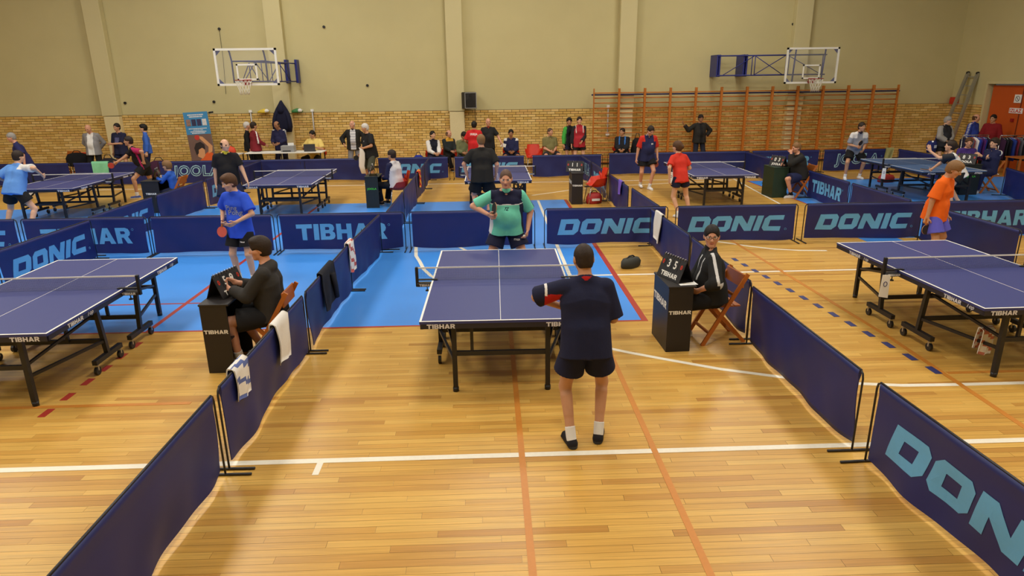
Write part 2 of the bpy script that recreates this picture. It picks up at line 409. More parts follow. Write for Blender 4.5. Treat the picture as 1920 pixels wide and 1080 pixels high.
wr.box(RIGHT_X, RIGHT_X+.25, DY1, DY1+.05, 0, DZ, 0); wr.box(RIGHT_X, RIGHT_X+.25, DY0-.05, DY0, 0, DZ, 0); wr.box(RIGHT_X, RIGHT_X+.25, DY0, DY1, DZ, DZ+.05, 0)
wall_right = structure(wr.build('wall_right', [PLASTER, MORTAR])); wall_right['label'] = 'beige side wall with brick dado beside the orange door'
rest = MB()
for r in range(int(BT/BC)):
    z = BT-(r+1)*BC; y = DY1+.08-(r % 2)*BL/2
    while y < WALL_Y-.05:
        a, b = max(y, DY1+.08), min(y+BL, WALL_Y); y += BL
        if b-a > .03: rest.box(RIGHT_X-.015, RIGHT_X, a+.006, b-.006, z+.005, z+BC-.006, rb.choice((0, 1, 1, 3)))
o = rest.build('brickwork', BRICK, wall_right); o['kind'] = 'stuff'
MB().box(RIGHT_X-.03, RIGHT_X, DY1, DY1+.08, 0, DZ+.08).box(RIGHT_X-.03, RIGHT_X, DY0, DY1, DZ, DZ+.08).build('door_frame', PLASTER2, wall_right)
structure(MB().add([(LEFT_X, FRONT_Y, 0), (LEFT_X, WALL_Y, 0), (LEFT_X, WALL_Y, CEIL), (LEFT_X, FRONT_Y, CEIL)], [(0, 1, 2, 3)]).build('wall_left', PLASTER))
structure(MB().add([(LEFT_X, FRONT_Y, 0), (LEFT_X, FRONT_Y, CEIL), (RIGHT_X, FRONT_Y, CEIL), (RIGHT_X, FRONT_Y, 0)], [(0, 1, 2, 3)]).build('wall_front', PLASTER))
structure(MB().add([(LEFT_X, FRONT_Y, CEIL), (LEFT_X, WALL_Y, CEIL), (RIGHT_X+1, WALL_Y, CEIL), (RIGHT_X+1, FRONT_Y, CEIL)], [(0, 1, 2, 3)]).build('ceiling', mat('ceiling_paint', (190, 180, 160), .9)))
# door
DOORM = mat('door_orange', (196, 84, 24), .55, var=.06, scale=4)
d = structure(MB().bbox(RIGHT_X+.14, RIGHT_X+.2, DY0+.05, DY1-.05, .01, DZ-.05).build('door_1', DOORM)); d['label'] = 'orange double exit door with signs'
MB().box(RIGHT_X+.125, RIGHT_X+.14, 20.9, 20.93, .02, DZ-.06).build('door_joint', mat('door_gap', (110, 44, 14), .7), d)
s = MB().box(RIGHT_X+.118, RIGHT_X+.14, 20.80, 21.34, 1.73, 1.89).build('exit_sign', PAPER, d)
sign_text('sign_lettering', 'IZLAZ', .15, mat('sign_red', (205, 40, 40), .6), s, (RIGHT_X+.117, 21.07, 1.81), (0, -1, 0), (0, 0, 1), .03, xs=1.15)
s = MB().box(RIGHT_X+.118, RIGHT_X+.14, 20.94, 21.22, 2.05, 2.30).build('pictogram_sign', PAPER, d)
n = 20
MB().tube([(RIGHT_X+.114, 21.08+.08*math.cos(2*PI*k/n), 2.175+.08*math.sin(2*PI*k/n)) for k in range(n+1)], .008, 6).bar((RIGHT_X+.114, 21.03, 2.12), (RIGHT_X+.114, 21.13, 2.23), .012, .012).build('pictogram', mat('sign_grey', (90, 90, 96), .6), s)
MB().bbox(RIGHT_X+.08, RIGHT_X+.14, 21.08, 21.18, 1.47, 1.57).build('alarm_button', mat('alarm_red', (150, 20, 20), .5), d)
MB().bar((RIGHT_X+.1, 20.82, 1.05), (RIGHT_X+.1, 20.96, 1.05), .02, .03).bar((RIGHT_X+.1, 20.82, 1.05), (RIGHT_X+.14, 20.82, 1.05), .02, .03).build('door_handle', BLACK, d)
tag(MB().bbox(RIGHT_X-.12, RIGHT_X-.016, 23.58, 23.92, 1.93, 2.17, .01).bar((RIGHT_X-.13, 23.6, 2.05), (RIGHT_X-.13, 23.9, 2.05), .012, .14).build('fire_box', mat('fire_red', (196, 48, 24), .5)), 'small red box on the wall behind the ladder', 'box')

# wall bars
proto = None
for i in range(12):
    x0 = 3.62+i*.889
    lab = 'section of orange wooden wall bars, number %s from the left end' % ('one two three four five six seven eight nine ten eleven twelve'.split()[i])
    if proto is None:
        t = thing('wall_bars', lab, 'wall bars', (x0, 23.6, 0), 0, 'wall bars along the brick wall')
        for xx in (.018, .871):
            MB().bbox(xx-.017, xx+.017, -.05, .06, 0, 2.62, .004).build('post', BARWOOD, t)
        rung = MB().tube([(.03, 0, 0), (.86, 0, 0)], .019, 8).mesh('rung', BARWOOD)
        for k in range(15):
            link('rung', rung, t, (0, .035 if k != 14 else -.03, .12+k*.168))
        proto = t
    else: dup(proto, (x0, 23.6, 0), 0, lab)
tag(MB().box(3.57, 14.4, 23.70, 23.725, 2.385, 2.435).build('rail', mat('rail_blue', (38, 34, 92), .5)), 'dark blue rail running behind the wall bars', 'rail')

# basketball hoops
HOOPW = mat('board_white', (236, 236, 228), .5); RIMM = mat('rim_red', (150, 50, 40), .5); NETM = mat('net_white', (232, 230, 215), .8)
GLASS = mat('board_glass', (210, 214, 206), .15, var=0, alpha=.10)
def backboard(t, cx, y, z0, z1, wd):
    x0, x1 = cx-wd/2, cx+wd/2; b = .06
    MB().box(x0, x1, y, y+.04, z0, z0+b).box(x0, x1, y, y+.04, z1-b, z1).box(x0, x0+b, y, y+.04, z0, z1).box(x1-b, x1, y, y+.04, z0, z1).build('board_frame', HOOPW, t)
    MB().box(x0+b, x1-b, y+.015, y+.025, z0+b, z1-b).build('glass_pane', GLASS, t)
    a, c, e, g = cx-.295, cx+.295, z0+.15, z0+.60; q = .045
    MB().box(a, c, y-.004, y+.014, e, e+q).box(a, c, y-.004, y+.014, g-q, g).box(a, a+q, y-.004, y+.014, e, g).box(c-q, c, y-.004, y+.014, e, g).build('target_square', HOOPW, t)
    for sx, sz in ((x0+b, z0+b), (x1-b, z0+b), (x0+b, z1-b), (x1-b, z1-b)):
        dx = .14 if sx < cx else -.14; dz = .14 if sz < (z0+z1)/2 else -.14
        MB().prism([(sx, sz), (sx+dx, sz), (sx, sz+dz)], y+.026, y+.034).build('corner_plate', BACKBLUE, t)
    rz, ry = z0+.15, y-.40
    n = 24; ring = [(cx+.225*math.cos(2*PI*k/n), ry+.225*math.sin(2*PI*k/n), rz) for k in range(n+1)]
    rim = MB().tube(ring, .012, 6).build('rim', RIMM, t)
    MB().box(cx-.08, cx+.08, y-.17, y-.004, rz-.14, rz+.02).bar((cx-.1, y, rz-.1), (cx-.1, ry+.2, rz), .015, .015).bar((cx+.1, y, rz-.1), (cx+.1, ry+.2, rz), .015, .015).build('rim_bracket', RIMM, t)
    mb = MB(); lev = [(0, .225), (.1, .2), (.2, .165), (.3, .135), (.4, .125)]
    for k in range(12):
        for sg in (-1, 1):
            mb.tube([(cx+r*math.cos(2*PI*(k+sg*j*.5)/12), ry+r*math.sin(2*PI*(k+sg*j*.5)/12), rz-dz) for j, (dz, r) in enumerate(lev)], .006, 4)
    mb.build('net', NETM, rim)
t = thing('basketball_hoop', 'glass basketball backboard swung out on a blue arm above the banner', 'basketball hoop', (0, 0, 0))
backboard(t, -6.97, 20.5, 2.87, 3.9, 1.79)
m = MB()
for sx in (-7.45, -6.47):
    m.tube([(sx, 20.56, 3.85), (sx, 20.62, 3.80), (sx+.02, 20.66, 3.55), (sx+.02, 20.66, 2.95)], .025, 6)
m.build('rear_tubes', BACKBLUE, t)
m = MB()
for z in (3.55, 2.98):
    m.tube([(-7.43, 20.7, z), (-6.45, 20.7, z)], .022, 6)
    m.tube([(-7.15, 20.7, z), (-6.75, 23.75, z)], .022, 6); m.tube([(-6.6, 20.7, z), (-6.45, 23.75, z)], .022, 6)
for k in range(4):
    y0 = 20.7+k*.76
    m.tube([(-7.15+.13*k, y0, 3.55 if k % 2 else 2.98), (-7.15+.13*(k+1), y0+.76, 2.98 if k % 2 else 3.55)], .014, 5)
    m.tube([(-6.6+.05*k, y0, 3.55), (-6.6+.05*k, y0, 2.98)], .014, 5)
m.tube([(-6.95, 20.7, 3.5), (-7.2, 20.7, 3.0)], .014, 5).tube([(-6.95, 20.7, 3.5), (-6.7, 20.7, 3.0)], .014, 5).tube([(-6.95, 20.7, 3.5), (-6.95, 20.7, 3.0)], .014, 5)
m.build('arm_truss', BACKBLUE, t)
MB().bbox(-6.80, -6.72, 23.70, 23.99, 2.93, 3.68).bbox(-6.46, -6.38, 23.70, 23.99, 2.93, 3.68).build('wall_bracket', BACKBLUE, t)
t = thing('basketball_hoop', 'glass basketball backboard folded against the wall above the wall bars', 'basketball hoop', (0, 0, 0))
backboard(t, 10.77, 22.85, 2.70, 3.84, 1.76)
m = MB()
for z in (3.62, 2.99): m.tube([(7.75, 23.3, z), (11.4, 23.2, z)], .026, 6)
for x in (8.9, 9.0, 10.05, 10.15, 11.3): m.tube([(x, 23.25, 3.62), (x, 23.25, 2.99)], .016, 5)
m.tube([(7.95, 23.3, 3.0), (8.95, 23.25, 3.6)], .014, 5).tube([(9.0, 23.25, 3.6), (9.95, 23.22, 3.0)], .014, 5).tube([(9.0, 23.25, 3.0), (10.0, 23.22, 3.6)], .014, 5).tube([(10.1, 23.2, 3.6), (11.25, 23.2, 3.0)], .014, 5)
m.build('arm_truss', BACKBLUE, t)
for x in (7.72, 7.80, 8.62, 8.72):
    MB().bbox(x, x+.05, 23.3, 23.99, 2.95, 3.66).build('wall_bracket', BACKBLUE, t)
MB().tube([(10.25, 23.0, 3.8), (10.22, 23.02, 2.72)], .025, 6).tube([(11.25, 23.0, 3.8), (11.2, 23.02, 2.72)], .025, 6).build('rear_tubes', BACKBLUE, t)

# loudspeaker, banner, coat, pipes, ladder on the walls
t = thing('loudspeaker', 'black wall loudspeaker right of the pilaster', 'loudspeaker', (-.61, 23.55, 2.02), .35)
MB().bbox(-.22, .22, -.05, .28, 0, .54, .02).build('cabinet', mat('speaker_black', (34, 32, 30), .7), t)
MB().disc((0, -.055, .2), (0, 1, 0), .15, .02, 24).build('woofer', mat('speaker_cone', (16, 16, 16), .5), t)
MB().disc((0, -.055, .43), (0, 1, 0), .05, .02, 16).build('tweeter', mat('speaker_cone', (16, 16, 16), .5), t)
MB().tube([(0, .25, .05), (.1, .36, .05)], .02, 6).build('bracket', HOUSE, t)
MB().box(-.21, -.19, -.06, -.05, .01, .53).box(.19, .21, -.06, -.05, .01, .53).box(-.21, .21, -.06, -.05, .01, .03).box(-.21, .21, -.06, -.05, .51, .53).build('grille_frame', HOUSE, t)
tag(MB().tube([(-.46, 23.97, 2.0), (-.46, 23.97, 1.5), (-.5, 23.97, .9), (-.5, 23.97, .05)], .008, 5).build('cable', BLACK), 'thin black cable hanging below the loudspeaker', 'cable')
for x, lab in ((-8.19, 'first grey conduit pipe on the bricks, behind the men in red jackets'), (-6.08, 'second grey conduit pipe on the bricks, above the man in yellow'), (4.2, 'grey conduit pipe with a socket behind the wall bars')):
    t = thing('conduit', lab, 'pipe', (x, 23.93, 0))
    MB().tube([(0, 0, .9), (0, 0, 2.0)], .022, 8).build('pipe', mat('conduit_grey', (190, 190, 190), .5), t)
    MB().bbox(-.05, .05, -.03, .05, 1.98, 2.06).build('junction_box', PAPER, t)
    if x > 0: MB().bbox(-.06, .06, -.04, .05, 1.02, 1.13).build('socket', PAPER, t)
t = thing('banner', 'tall printed banner in blue and brown leaning before the brick wall', 'banner', (-9.58, 22.95, .1), -.02)
mb = MB().box(-.40, .40, -.008, .008, 0, 1.96); po = mb.build('panel', mat('banner_blue', (64, 142, 196), .6, var=.02), t); po.rotation_euler = (0, -.045, 0)
MB().box(-.40, .40, -.012, -.008, 0, 1.24).build('photo_print', mat('banner_brown', (118, 92, 84), .6, var=.15, scale=3), po)
ORG = mat('print_orange', (222, 96, 40), .6); SKP = mat('print_skin', (216, 160, 112), .6); DKP = mat('print_dark', (44, 34, 34), .6)
def flat_poly(name, pts, m, par, y): return MB().prism(pts, y, y+.003).build(name, m, par)
flat_poly('print_shirt', [(-.28, 0), (.38, 0), (.40, .35), (.34, .62), (.2, .66), (.05, .56), (-.1, .40), (-.2, .30), (-.3, .1)], ORG, po, -.016)
flat_poly('print_arm', [(.2, .6), (.34, .66), (.38, .84), (.1, 1.16), (.0, 1.18), (.0, 1.1), (.24, .82)], SKP, po, -.018)
flat_poly('print_face', [(-.16, .52), (-.02, .44), (.08, .54), (.1, .72), (.0, .84), (-.12, .8)], SKP, po, -.020)
flat_poly('print_hair', [(-.2, .58), (-.12, .62), (-.1, .74), (.02, .8), (.12, .74), (.12, .9), (0, 1.0), (-.16, .95), (-.24, .8)], DKP, po, -.022)
flat_poly('print_forearm', [(-.4, .3), (-.34, .36), (-.2, .1), (-.16, 0), (-.3, 0)], SKP, po, -.018)
MB().disc((-.08, -.0165, 1.14), (0, 1, 0), .085, .002, 20).build('print_bat', mat('print_red', (200, 60, 50), .6), po)
for k, c in enumerate(((150, 120, 110), (52, 50, 84), (60, 56, 96), (228, 228, 230))):
    MB().box(-.34+k*.175, -.20+k*.175, -.014, -.009, 1.52, 1.73).build('print_picture', mat('print_pic_%d' % k, c, .6, var=.5, scale=18), po)
for k, (z, hw, hh) in enumerate(((1.87, .26, .018), (1.81, .22, .018), (1.43, .3, .013), (1.38, .16, .011), (1.33, .26, .016), (1.28, .22, .013))):
    mb = MB(); x = -hw; q = random.Random(k)
    while x < hw:
        a = q.uniform(.015, .04); mb.box(x, min(x+a, hw), -.012, -.009, z-hh, z+hh); x += a+.012
    mb.build('print_line', PAPER, po)
MB().bbox(-.42, .42, -.1, .1, -.09, 0, .01).build('base', HOUSE, t)
MB().tube([(.36, .02, 1.93), (.50, .02, 1.95)], .03, 10).tube([(.2, .02, 1.9), (.38, .02, 1.93)], .01, 6).build('lamp_head', BLACK, t)
# coat on the wall
def loft(sections, n=20, cap=True):
    """sections: (cx, cy, z, rx, ry)"""
    mb = MB(); P = []
    for i, (cx, cy, z, rx, ry) in enumerate(sections):
        P.append([(cx+rx*math.cos(2*PI*k/n)*(1+.06*math.sin(5*k+i)), cy+ry*math.sin(2*PI*k/n)*(1+.15*math.sin(7*k+i*.5)), z) for k in range(n)]+[])
    vs = [p for r in P for p in r]
    fs = [(i*n+k, i*n+(k+1) % n, (i+1)*n+(k+1) % n, (i+1)*n+k) for i in range(len(P)-1) for k in range(n)]
    if cap: fs += [tuple(range(n-1, -1, -1)), tuple(range((len(P)-1)*n, len(P)*n))]
    return mb.add(vs, fs, 0, True)
t = thing('coat', 'dark navy hooded coat hanging high on the wall', 'coat', (-7.03, 23.55, 0))
CO = fab((30, 32, 56))
loft([(-.02, .05, 1.33, .30, .10), (-.02, .04, 1.5, .33, .12), (-.01, .03, 1.75, .31, .12), (0, .04, 1.95, .26, .11), (0, .06, 2.1, .19, .10), (0, .08, 2.25, .10, .08), (0, .1, 2.37, .03, .04)]).build('body', CO, t)
loft([(-.26, -.02, 1.36, .07, .07), (-.27, -.03, 1.6, .08, .08), (-.2, -.01, 1.9, .07, .08), (-.12, .02, 2.05, .05, .05)], 12).build('sleeve', CO, t)
loft([(.24, -.02, 1.36, .07, .07), (.26, -.03, 1.6, .08, .08), (.2, -.01, 1.9, .07, .08), (.12, .02, 2.05, .05, .05)], 12).build('sleeve', CO, t)
loft([(0, -.02, 1.95, .10, .07), (0, -.03, 2.05, .12, .08), (0, -.01, 2.17, .08, .07), (0, .02, 2.24, .03, .03)], 12).build('hood', CO, t)
MB().tube([(0, .13, 2.36), (0, .44, 2.40)], .008, 5).build('hook', BLACK, t)
for x, c, lab in ((-7.75, (226, 196, 60), 'crumpled yellow and white plastic bag on the ledge left of the coat'), (-6.62, (60, 130, 70), 'crumpled green and white plastic bag on the ledge right of the coat')):
    t = thing('plastic_bag', lab, 'bag', (x, 23.88, BT+.008))
    loft([(0, 0, 0, .2, .05), (.02, 0, .05, .22, .055), (.03, 0, .1, .12, .04), (.05, 0, .14, .03, .02)], 14).build('bag_body', mat('bag_%d' % c[0], c, .5, var=.3, scale=8), t)
    loft([(.12, -.02, .02, .08, .05), (.14, -.02, .08, .09, .05), (.14, -.02, .13, .03, .03)], 10).build('bag_fold', PAPER, t)
for x, z, lab in ((-8.89, 4.68, 'upper dark bolt with a thin cable, left of the left backboard'), (-5.43, 4.71, 'dark bolt high on the wall right of the left backboard'), (-4.13, 2.82, 'dark bolt low on the wall above the striped shirt man'), (-9.4, 2.35, 'dark bolt just right of the banner top'), (10.48, 4.64, 'dark bolt above the right backboard'), (-12.4, 2.35, 'dark bolt low on the wall between the left pilasters')):
    t = thing('wall_bolt', lab, 'bolt', (x, WALL_Y-.005, z))
    MB().disc((0, -.02, 0), (0, 1, 0), .045, .04, 12).build('bolt_head', BLACK, t)
    if 'cable' in lab: MB().tube([(0, -.02, 0), (0, -.03, -1.0), (-.06, -.04, -2.08)], .007, 5).build('cable', BLACK, t)
# ladder
t = thing('ladder', 'aluminium ladder leaning in the corner left of the orange door', 'ladder', (0, 0, 0))
ALU = mat('aluminium', (170, 170, 165), .35, metal=.7)
A0, A1 = Vector((15.62, 23.25, 0)), Vector((16.40, 23.25, 2.98)); B0, B1 = Vector((15.78, 22.80, 0)), Vector((16.46, 22.86, 2.96))
MB().bar(A0, A1, .06, .12).build('rail', ALU, t); MB().bar(B0, B1, .06, .12).build('rail', ALU, t)
for k in range(10):
    f = (k+.6)/10; MB().bar(A0.lerp(A1, f), B0.lerp(B1, f), .03, .03).build('rung', ALU, t)
for p in (A1, B1): MB().disc(p, (0, 1, 0), .05, .06, 10).build('hinge', BLACK, t)

# ------------------------------------------------------------------ table tennis tables
TTXT = mat('table_text', (214, 214, 220), .6)
def make_table(label, top, brand, loc, rz=0, extra=None):
    t = thing('table_tennis_table', label, 'table', loc, rz, 'table tennis tables')
    for s in (-1, 1):
        y0, y1 = (.004, 1.37) if s > 0 else (-1.37, -.004)
        tp = MB().bbox(-.7625, .7625, y0, y1, .735, .76, .003).build('table_top', top, t)
        ye = 1.37*s; yi = ye-.02*s
        MB().box(-.7625, -.7425, y0, y1, .7601, .7612).box(.7425, .7625, y0, y1, .7601, .7612).box(-.7425, .7425, min(ye, yi), max(ye, yi), .7601, .7612).box(-.0025, .0025, y0, y1, .7601, .7612).build('white_line', WHITE, tp)
        e0, e1 = sorted((ye, ye-.03*s))
        MB().box(-.755, -.725, y0, y1, .685, .735).box(.725, .755, y0, y1, .685, .735).box(-.755, .755, e0+.003*(s < 0), e1-.003*(s > 0), .685, .735).build('apron', APRON, t)
        for sx in (-1, 1):
            # outer leg and inner leg with wheel beam
            lg = MB(); lg.bar((sx*.45, 1.28*s, .685), (sx*.45, 1.28*s, .03), .045, .045).build('leg', BLACK, t)
            MB().tube([(sx*.45, 1.28*s, 0), (sx*.45, 1.28*s, .045)], .03, 10).build('foot', BLACK, t)
            MB().bar((sx*.66, .42*s, .685), (sx*.66, .36*s, .14), .045, .045).build('inner_leg', BLACK, t)
            MB().bar((sx*.66, .10*s, .14), (sx*.66, .62*s, .14), .05, .05).build('wheel_beam', BLACK, t)
            for yy in (.13, .59):
                c = MB().bar((sx*.66, yy*s, .12), (sx*.66, yy*s, .05), .035, .02).build('caster_fork', CHROME, t)
                MB().disc((sx*.66, yy*s, .045), (1, 0, 0), .045, .03, 14).build('wheel', BLACK, c)
            MB().bar((sx*.45, 1.25*s, .42), (sx*.62, .42*s, .60), .025, .025).build('brace', BLACK, t)
            MB().bar((sx*.45, 1.26*s, .30), (sx*.66, .40*s, .30), .025, .03).build('side_bar', BLACK, t)
        MB().bar((-.45, 1.28*s, .40), (.45, 1.28*s, .40), .03, .045).build('crossbar', BLACK, t)
        MB().bar((-.66, .38*s, .30), (.66, .38*s, .30), .035, .045).build('crossbar', BLACK, t)
        MB().bar((-.28, 1.27*s, .69), (-.28, 1.27*s, .42), .03, .03).build('strut', BLACK, t); MB().bar((.3, .4*s, .69), (.3, .4*s, .3), .03, .03).build('strut', BLACK, t)
        X = Vector((-s, 0, 0))
        for sx in (-.56, .56):
            sign_text('apron_lettering', brand, .062 if brand != 'STIGA' else .055, TTXT, t, (sx, 1.37*s, .711), X, (0, 0, 1), .045, .25 if brand == 'STIGA' else 0, 1.15)
        if brand == 'TIBHAR':
            for sx in (-1, 1):
                Y = Vector((0, sx, 0))
                sign_text('apron_lettering', brand, .058, TTXT, t, (sx*.755, s*(.92), .711), Y, (0, 0, 1), .03, 0, 1.2)
                sign_text('apron_lettering', 'Top', .06, TTXT, t, (sx*.755, s*.92+sx*.26, .711), Y, (0, 0, 1), .01, .35, 1.1)
    # net
    n = thing('net_set', '', ''); n.parent = t
    for k in ('label', 'category'): del n[k]
    nm = MB()
    for k in range(153): x = -.912+k*.012; nm.box(x-.0007, x+.0007, -.0007, .0007, .765, .905)
    for k in range(12): z = .768+k*.012; nm.box(-.912, .912, -.0007, .0007, z-.0007, z+.0007)
    return t, nm, n
NETB = mat('net_cord', (34, 40, 74), .8)
def finish_net(t, nm, n):
    bpy.data.objects.remove(n)
    o = nm.build('net_mesh', NETB, t); o['kind'] = 'stuff'
    MB().box(-.915, .915, -.004, .004, .897, .9125).build('net_tape', WHITE, t)
    for s in (-1, 1):
        p = MB().bbox(s*.93-.016, s*.93+.016, -.02, .02, .69, .915).build('net_post', BLACK, t)
        MB().bbox(min(s*.70, s*.93), max(s*.70, s*.93), -.045, .045, .695, .733).box(min(s*.70, s*.93), max(s*.70, s*.93), -.02, .02, .762, .772).build('clamp', BLACK, p)
        MB().tube([(s*.82, 0, .695), (s*.82, 0, .64)], .006, 6).disc((s*.82, 0, .64), (0, 0, 1), .022, .012, 12).build('clamp_screw', BLACK, p)
        sign_text('clamp_lettering', 'TIBHAR', .036, TTXT, p, (s*.83, -.046, .714), (1, 0, 0), (0, 0, 1), .03, 0, 1.1)
    return t
t0 = finish_net(*make_table('middle front table, between the teal shirt man and the navy shirt player', TABLEM, 'TIBHAR', (.084, 7.211, 0), -.0085))
dup(t0, (-4.83, 7.133, 0), .0102, 'left front table beside the seated umpire in the dark hoodie')
dup(t0, (5.4485, 7.2245, 0), .0159, 'right front table with a white number card and a towel under it')
dup(t0, (-9.97, 16.3, 0), .01, 'far left table between the light blue shirt player and the black and pink shirt player')
dup(t0, (-4.745, 16.308, 0), .0102, 'back row table right of the man in the black polo shirt')
dup(t0, (.19, 16.4, 0), 0, 'back row table behind the man in teal, partly hidden by the player in black')
dup(t0, (5.46, 16.58, 0), 0, 'back row table beside the red shirt player seen from behind')
finish_net(*make_table('lighter petrol blue table at the far right with a white card on its net', STIGAM, 'STIGA', (10.87, 16.6, 0), 0))
def card(x, y, z, lab, ax=(1, 0, 0), h=.2):
    t = thing('number_card', lab, 'card', (x, y, z))
    MB().prism([(-.05, -h/2), (.06, -h/2-.02), (.05, h/2), (-.04, h/2)], -.002, .002).build('sheet', PAPER, t)
    ring = [(.005+.02*math.cos(2*PI*k/14), -.004, .02+.028*math.sin(2*PI*k/14)) for k in range(15)]
    MB().tube(ring, .004, 5).build('figure', NVL, t)
    return t
card(5.4485-.945, 7.13, .60, 'white card with a ring printed on it hanging from the right front net post', h=.26)
card(10.87-.94, 16.5, .56, 'white card hanging from the net post of the petrol table', h=.26)
card(5.46-.94, 16.48, .56, 'white card hanging from the net post beside the red shirt player', h=.26)

# ------------------------------------------------------------------ barriers
BW, BH = 2.26, .70
def cloth_y(x, z, seed):
    q = (BH-z)/BH
    return 1.6*(.010*math.sin(2.3*x+seed)*q+.007*math.sin(6.1*x+2.2*z*3+seed*2.1)*q**.7+.004*math.sin(13*x-7*z+seed*.7)*q+.010*math.sin(9*math.hypot(x-.3*math.sin(seed), z-.9)+seed)*q*(1-q*.3))
_BM = {}
def barrier_meshes(kind, seed):
    key = (kind, seed)
    if key in _BM: return _BM[key]
    nx, nz = 46, 14; P = []; Q = []
    for i in range(nx+1):
        x = -BW/2+.03+(BW-.06)*i/nx
        zb = .045+.012*math.sin(3*x+seed)+.03*(abs(x)/(BW/2))**8
        c1 = []; c2 = []
        for j in range(nz+1):
            z = zb+(BH-.004-zb)*j/nz; y = cloth_y(x, z, seed)
            g = .012 if j > nz-2 else .004
            c1.append((x, y-g, z)); c2.append((x, y+g, z))
        P.append(c1+c2[::-1]+[c1[0]])
    cv = MB().grid(P); m = len(P[0])
    cv.add([P[0][j] for j in range(m-1)], [tuple(range(m-1))]); cv.add([P[-1][j] for j in range(m-1)], [tuple(range(m-2, -1, -1))])
    out = {'cover': cv.mesh('cover', NAVY)}
    letters = []
    if kind == 'donic': letters = [(donic_flat(.285), LETTER, 0, .36, .0025)]
    elif kind == 'tibhar': letters = [(text_flat('TIBHAR', .40, .042, 0, 1.10), LETTER, 0, .37, .0025)]
    elif kind == 'joola':
        letters = [(text_flat('JOOLA', .42, .055, .1, 1.0), mat('letter_pale', (150, 196, 214), .55), 0, .36, .0025), (text_flat('JOOLA', .42, -.008, .1, 1.0), NAVY, 0, .36, .0040)]
    lm = []
    for (v, f), m_, cx, cz, dy in letters:
        if kind == 'joola' and dy > .003:
            big, _ = letters[0][0]; v = v.copy(); v[:, 0] *= (big[:, 0].max()-.03)/v[:, 0].max()
        V, F = sliced(v, f, .075)
        mb = MB(); mb.add([(p[0]+cx, cloth_y(p[0]+cx, p[2]+cz, seed)-.004-dy, p[2]+cz) for p in V], F, 0)
        lm.append(mb.mesh('lettering', m_))
    if kind in ('donic', 'tibhar', 'joola'):
        wd = {'donic': .93, 'tibhar': .86, 'joola': .82}[kind]
        lm.append(MB().tube([(wd+.018*math.cos(2*PI*k/12), cloth_y(wd, .25 if kind == 'donic' else .48, seed)-.008, (.25 if kind == 'donic' else .48)+.018*math.sin(2*PI*k/12)) for k in range(13)], .003, 4).mesh('registered_mark', LETTER))
    out['letters'] = lm
    _BM[key] = out; return out
_up = MB().tube([(0, 0, .012), (0, 0, BH-.06), (.012, 0, BH-.02), (.05, 0, BH), (.09, 0, BH)], .009, 6).mesh('upright', RODM)
_ft = MB().tube([(0, -.2, .011), (0, .2, .011)], .011, 6).mesh('foot', RODM)
_rl = MB().tube([(-BW/2+.02, 0, BH), (BW/2-.02, 0, BH)], .009, 6).mesh('top_rail', RODM)
def barrier(p0, p1, kind, label, seed=0):
    """barrier standing from p0 to p1 (floor points); lettering on the side to the right of p0->p1"""
    p0, p1 = Vector(p0), Vector(p1); c = (p0+p1)/2; a = math.atan2(p1.y-p0.y, p1.x-p0.x)
    t = thing('court_barrier', label, 'barrier', (c.x, c.y, 0), a, 'navy court barriers')
    k = (p1-p0).length/2.33
    b = barrier_meshes(kind, seed % 4)
    cv = link('cover', b['cover'], t)
    for m_ in b['letters']: link(m_.name.split('.')[0], m_, cv)
    link('upright', _up, t, (-BW/2-.015, 0, 0)); u = link('upright', _up, t, (BW/2+.015, 0, 0)); u.rotation_euler = (0, 0, PI)
    link('foot', _ft, t, (-BW/2-.015, 0, 0)); link('foot', _ft, t, (BW/2+.015, 0, 0)); link('top_rail', _rl, t)
    t.scale = (k, 1, 1)
    return t
# dividers running away from the camera
DA = [(-2.12, 2.28), (-2.10, 4.60), (-2.07, 7.00), (-2.05, 9.33), (-1.95, 11.62)]
labs = ['plain dark barrier running out of the picture at the lower left', 'barrier with two towels hung on it beside the left umpire', 'barrier with a black jacket hung over it left of the middle table', 'barrier with a red striped towel at its near end, left of the man in teal']
for i in range(4): barrier((DA[i][0], DA[i][1]+.02), (DA[i+1][0], DA[i+1][1]-.02), 'plain', labs[i], i)
barrier((2.90, 4.50), (2.99, 2.17), 'donic', 'large lettered barrier running out of the picture at the lower right', 1)
barrier((2.88, 4.62), (2.88, 6.95), 'plain', 'plain rippled barrier between the right umpire and the lower right lettered barrier', 2)
barrier((2.93, 7.05), (2.92, 9.37), 'plain', 'barrier directly behind the right umpire and his chair', 3)
barrier((2.93, 9.42), (2.87, 11.68), 'plain', 'barrier with a white towel over its far end behind the right umpire', 0)
barrier((-6.98, 9.28), (-6.93, 11.58), 'donic', 'slanting lettered barrier at the left edge beside the left front table', 2)
barrier((7.83, 9.30), (7.80, 11.62), 'plain', 'plain slanting barrier right of the boy in orange', 1); barrier((7.9, 6.9), (7.85, 9.2), 'plain', 'barrier cut by the right picture edge beside the right front table', 3)
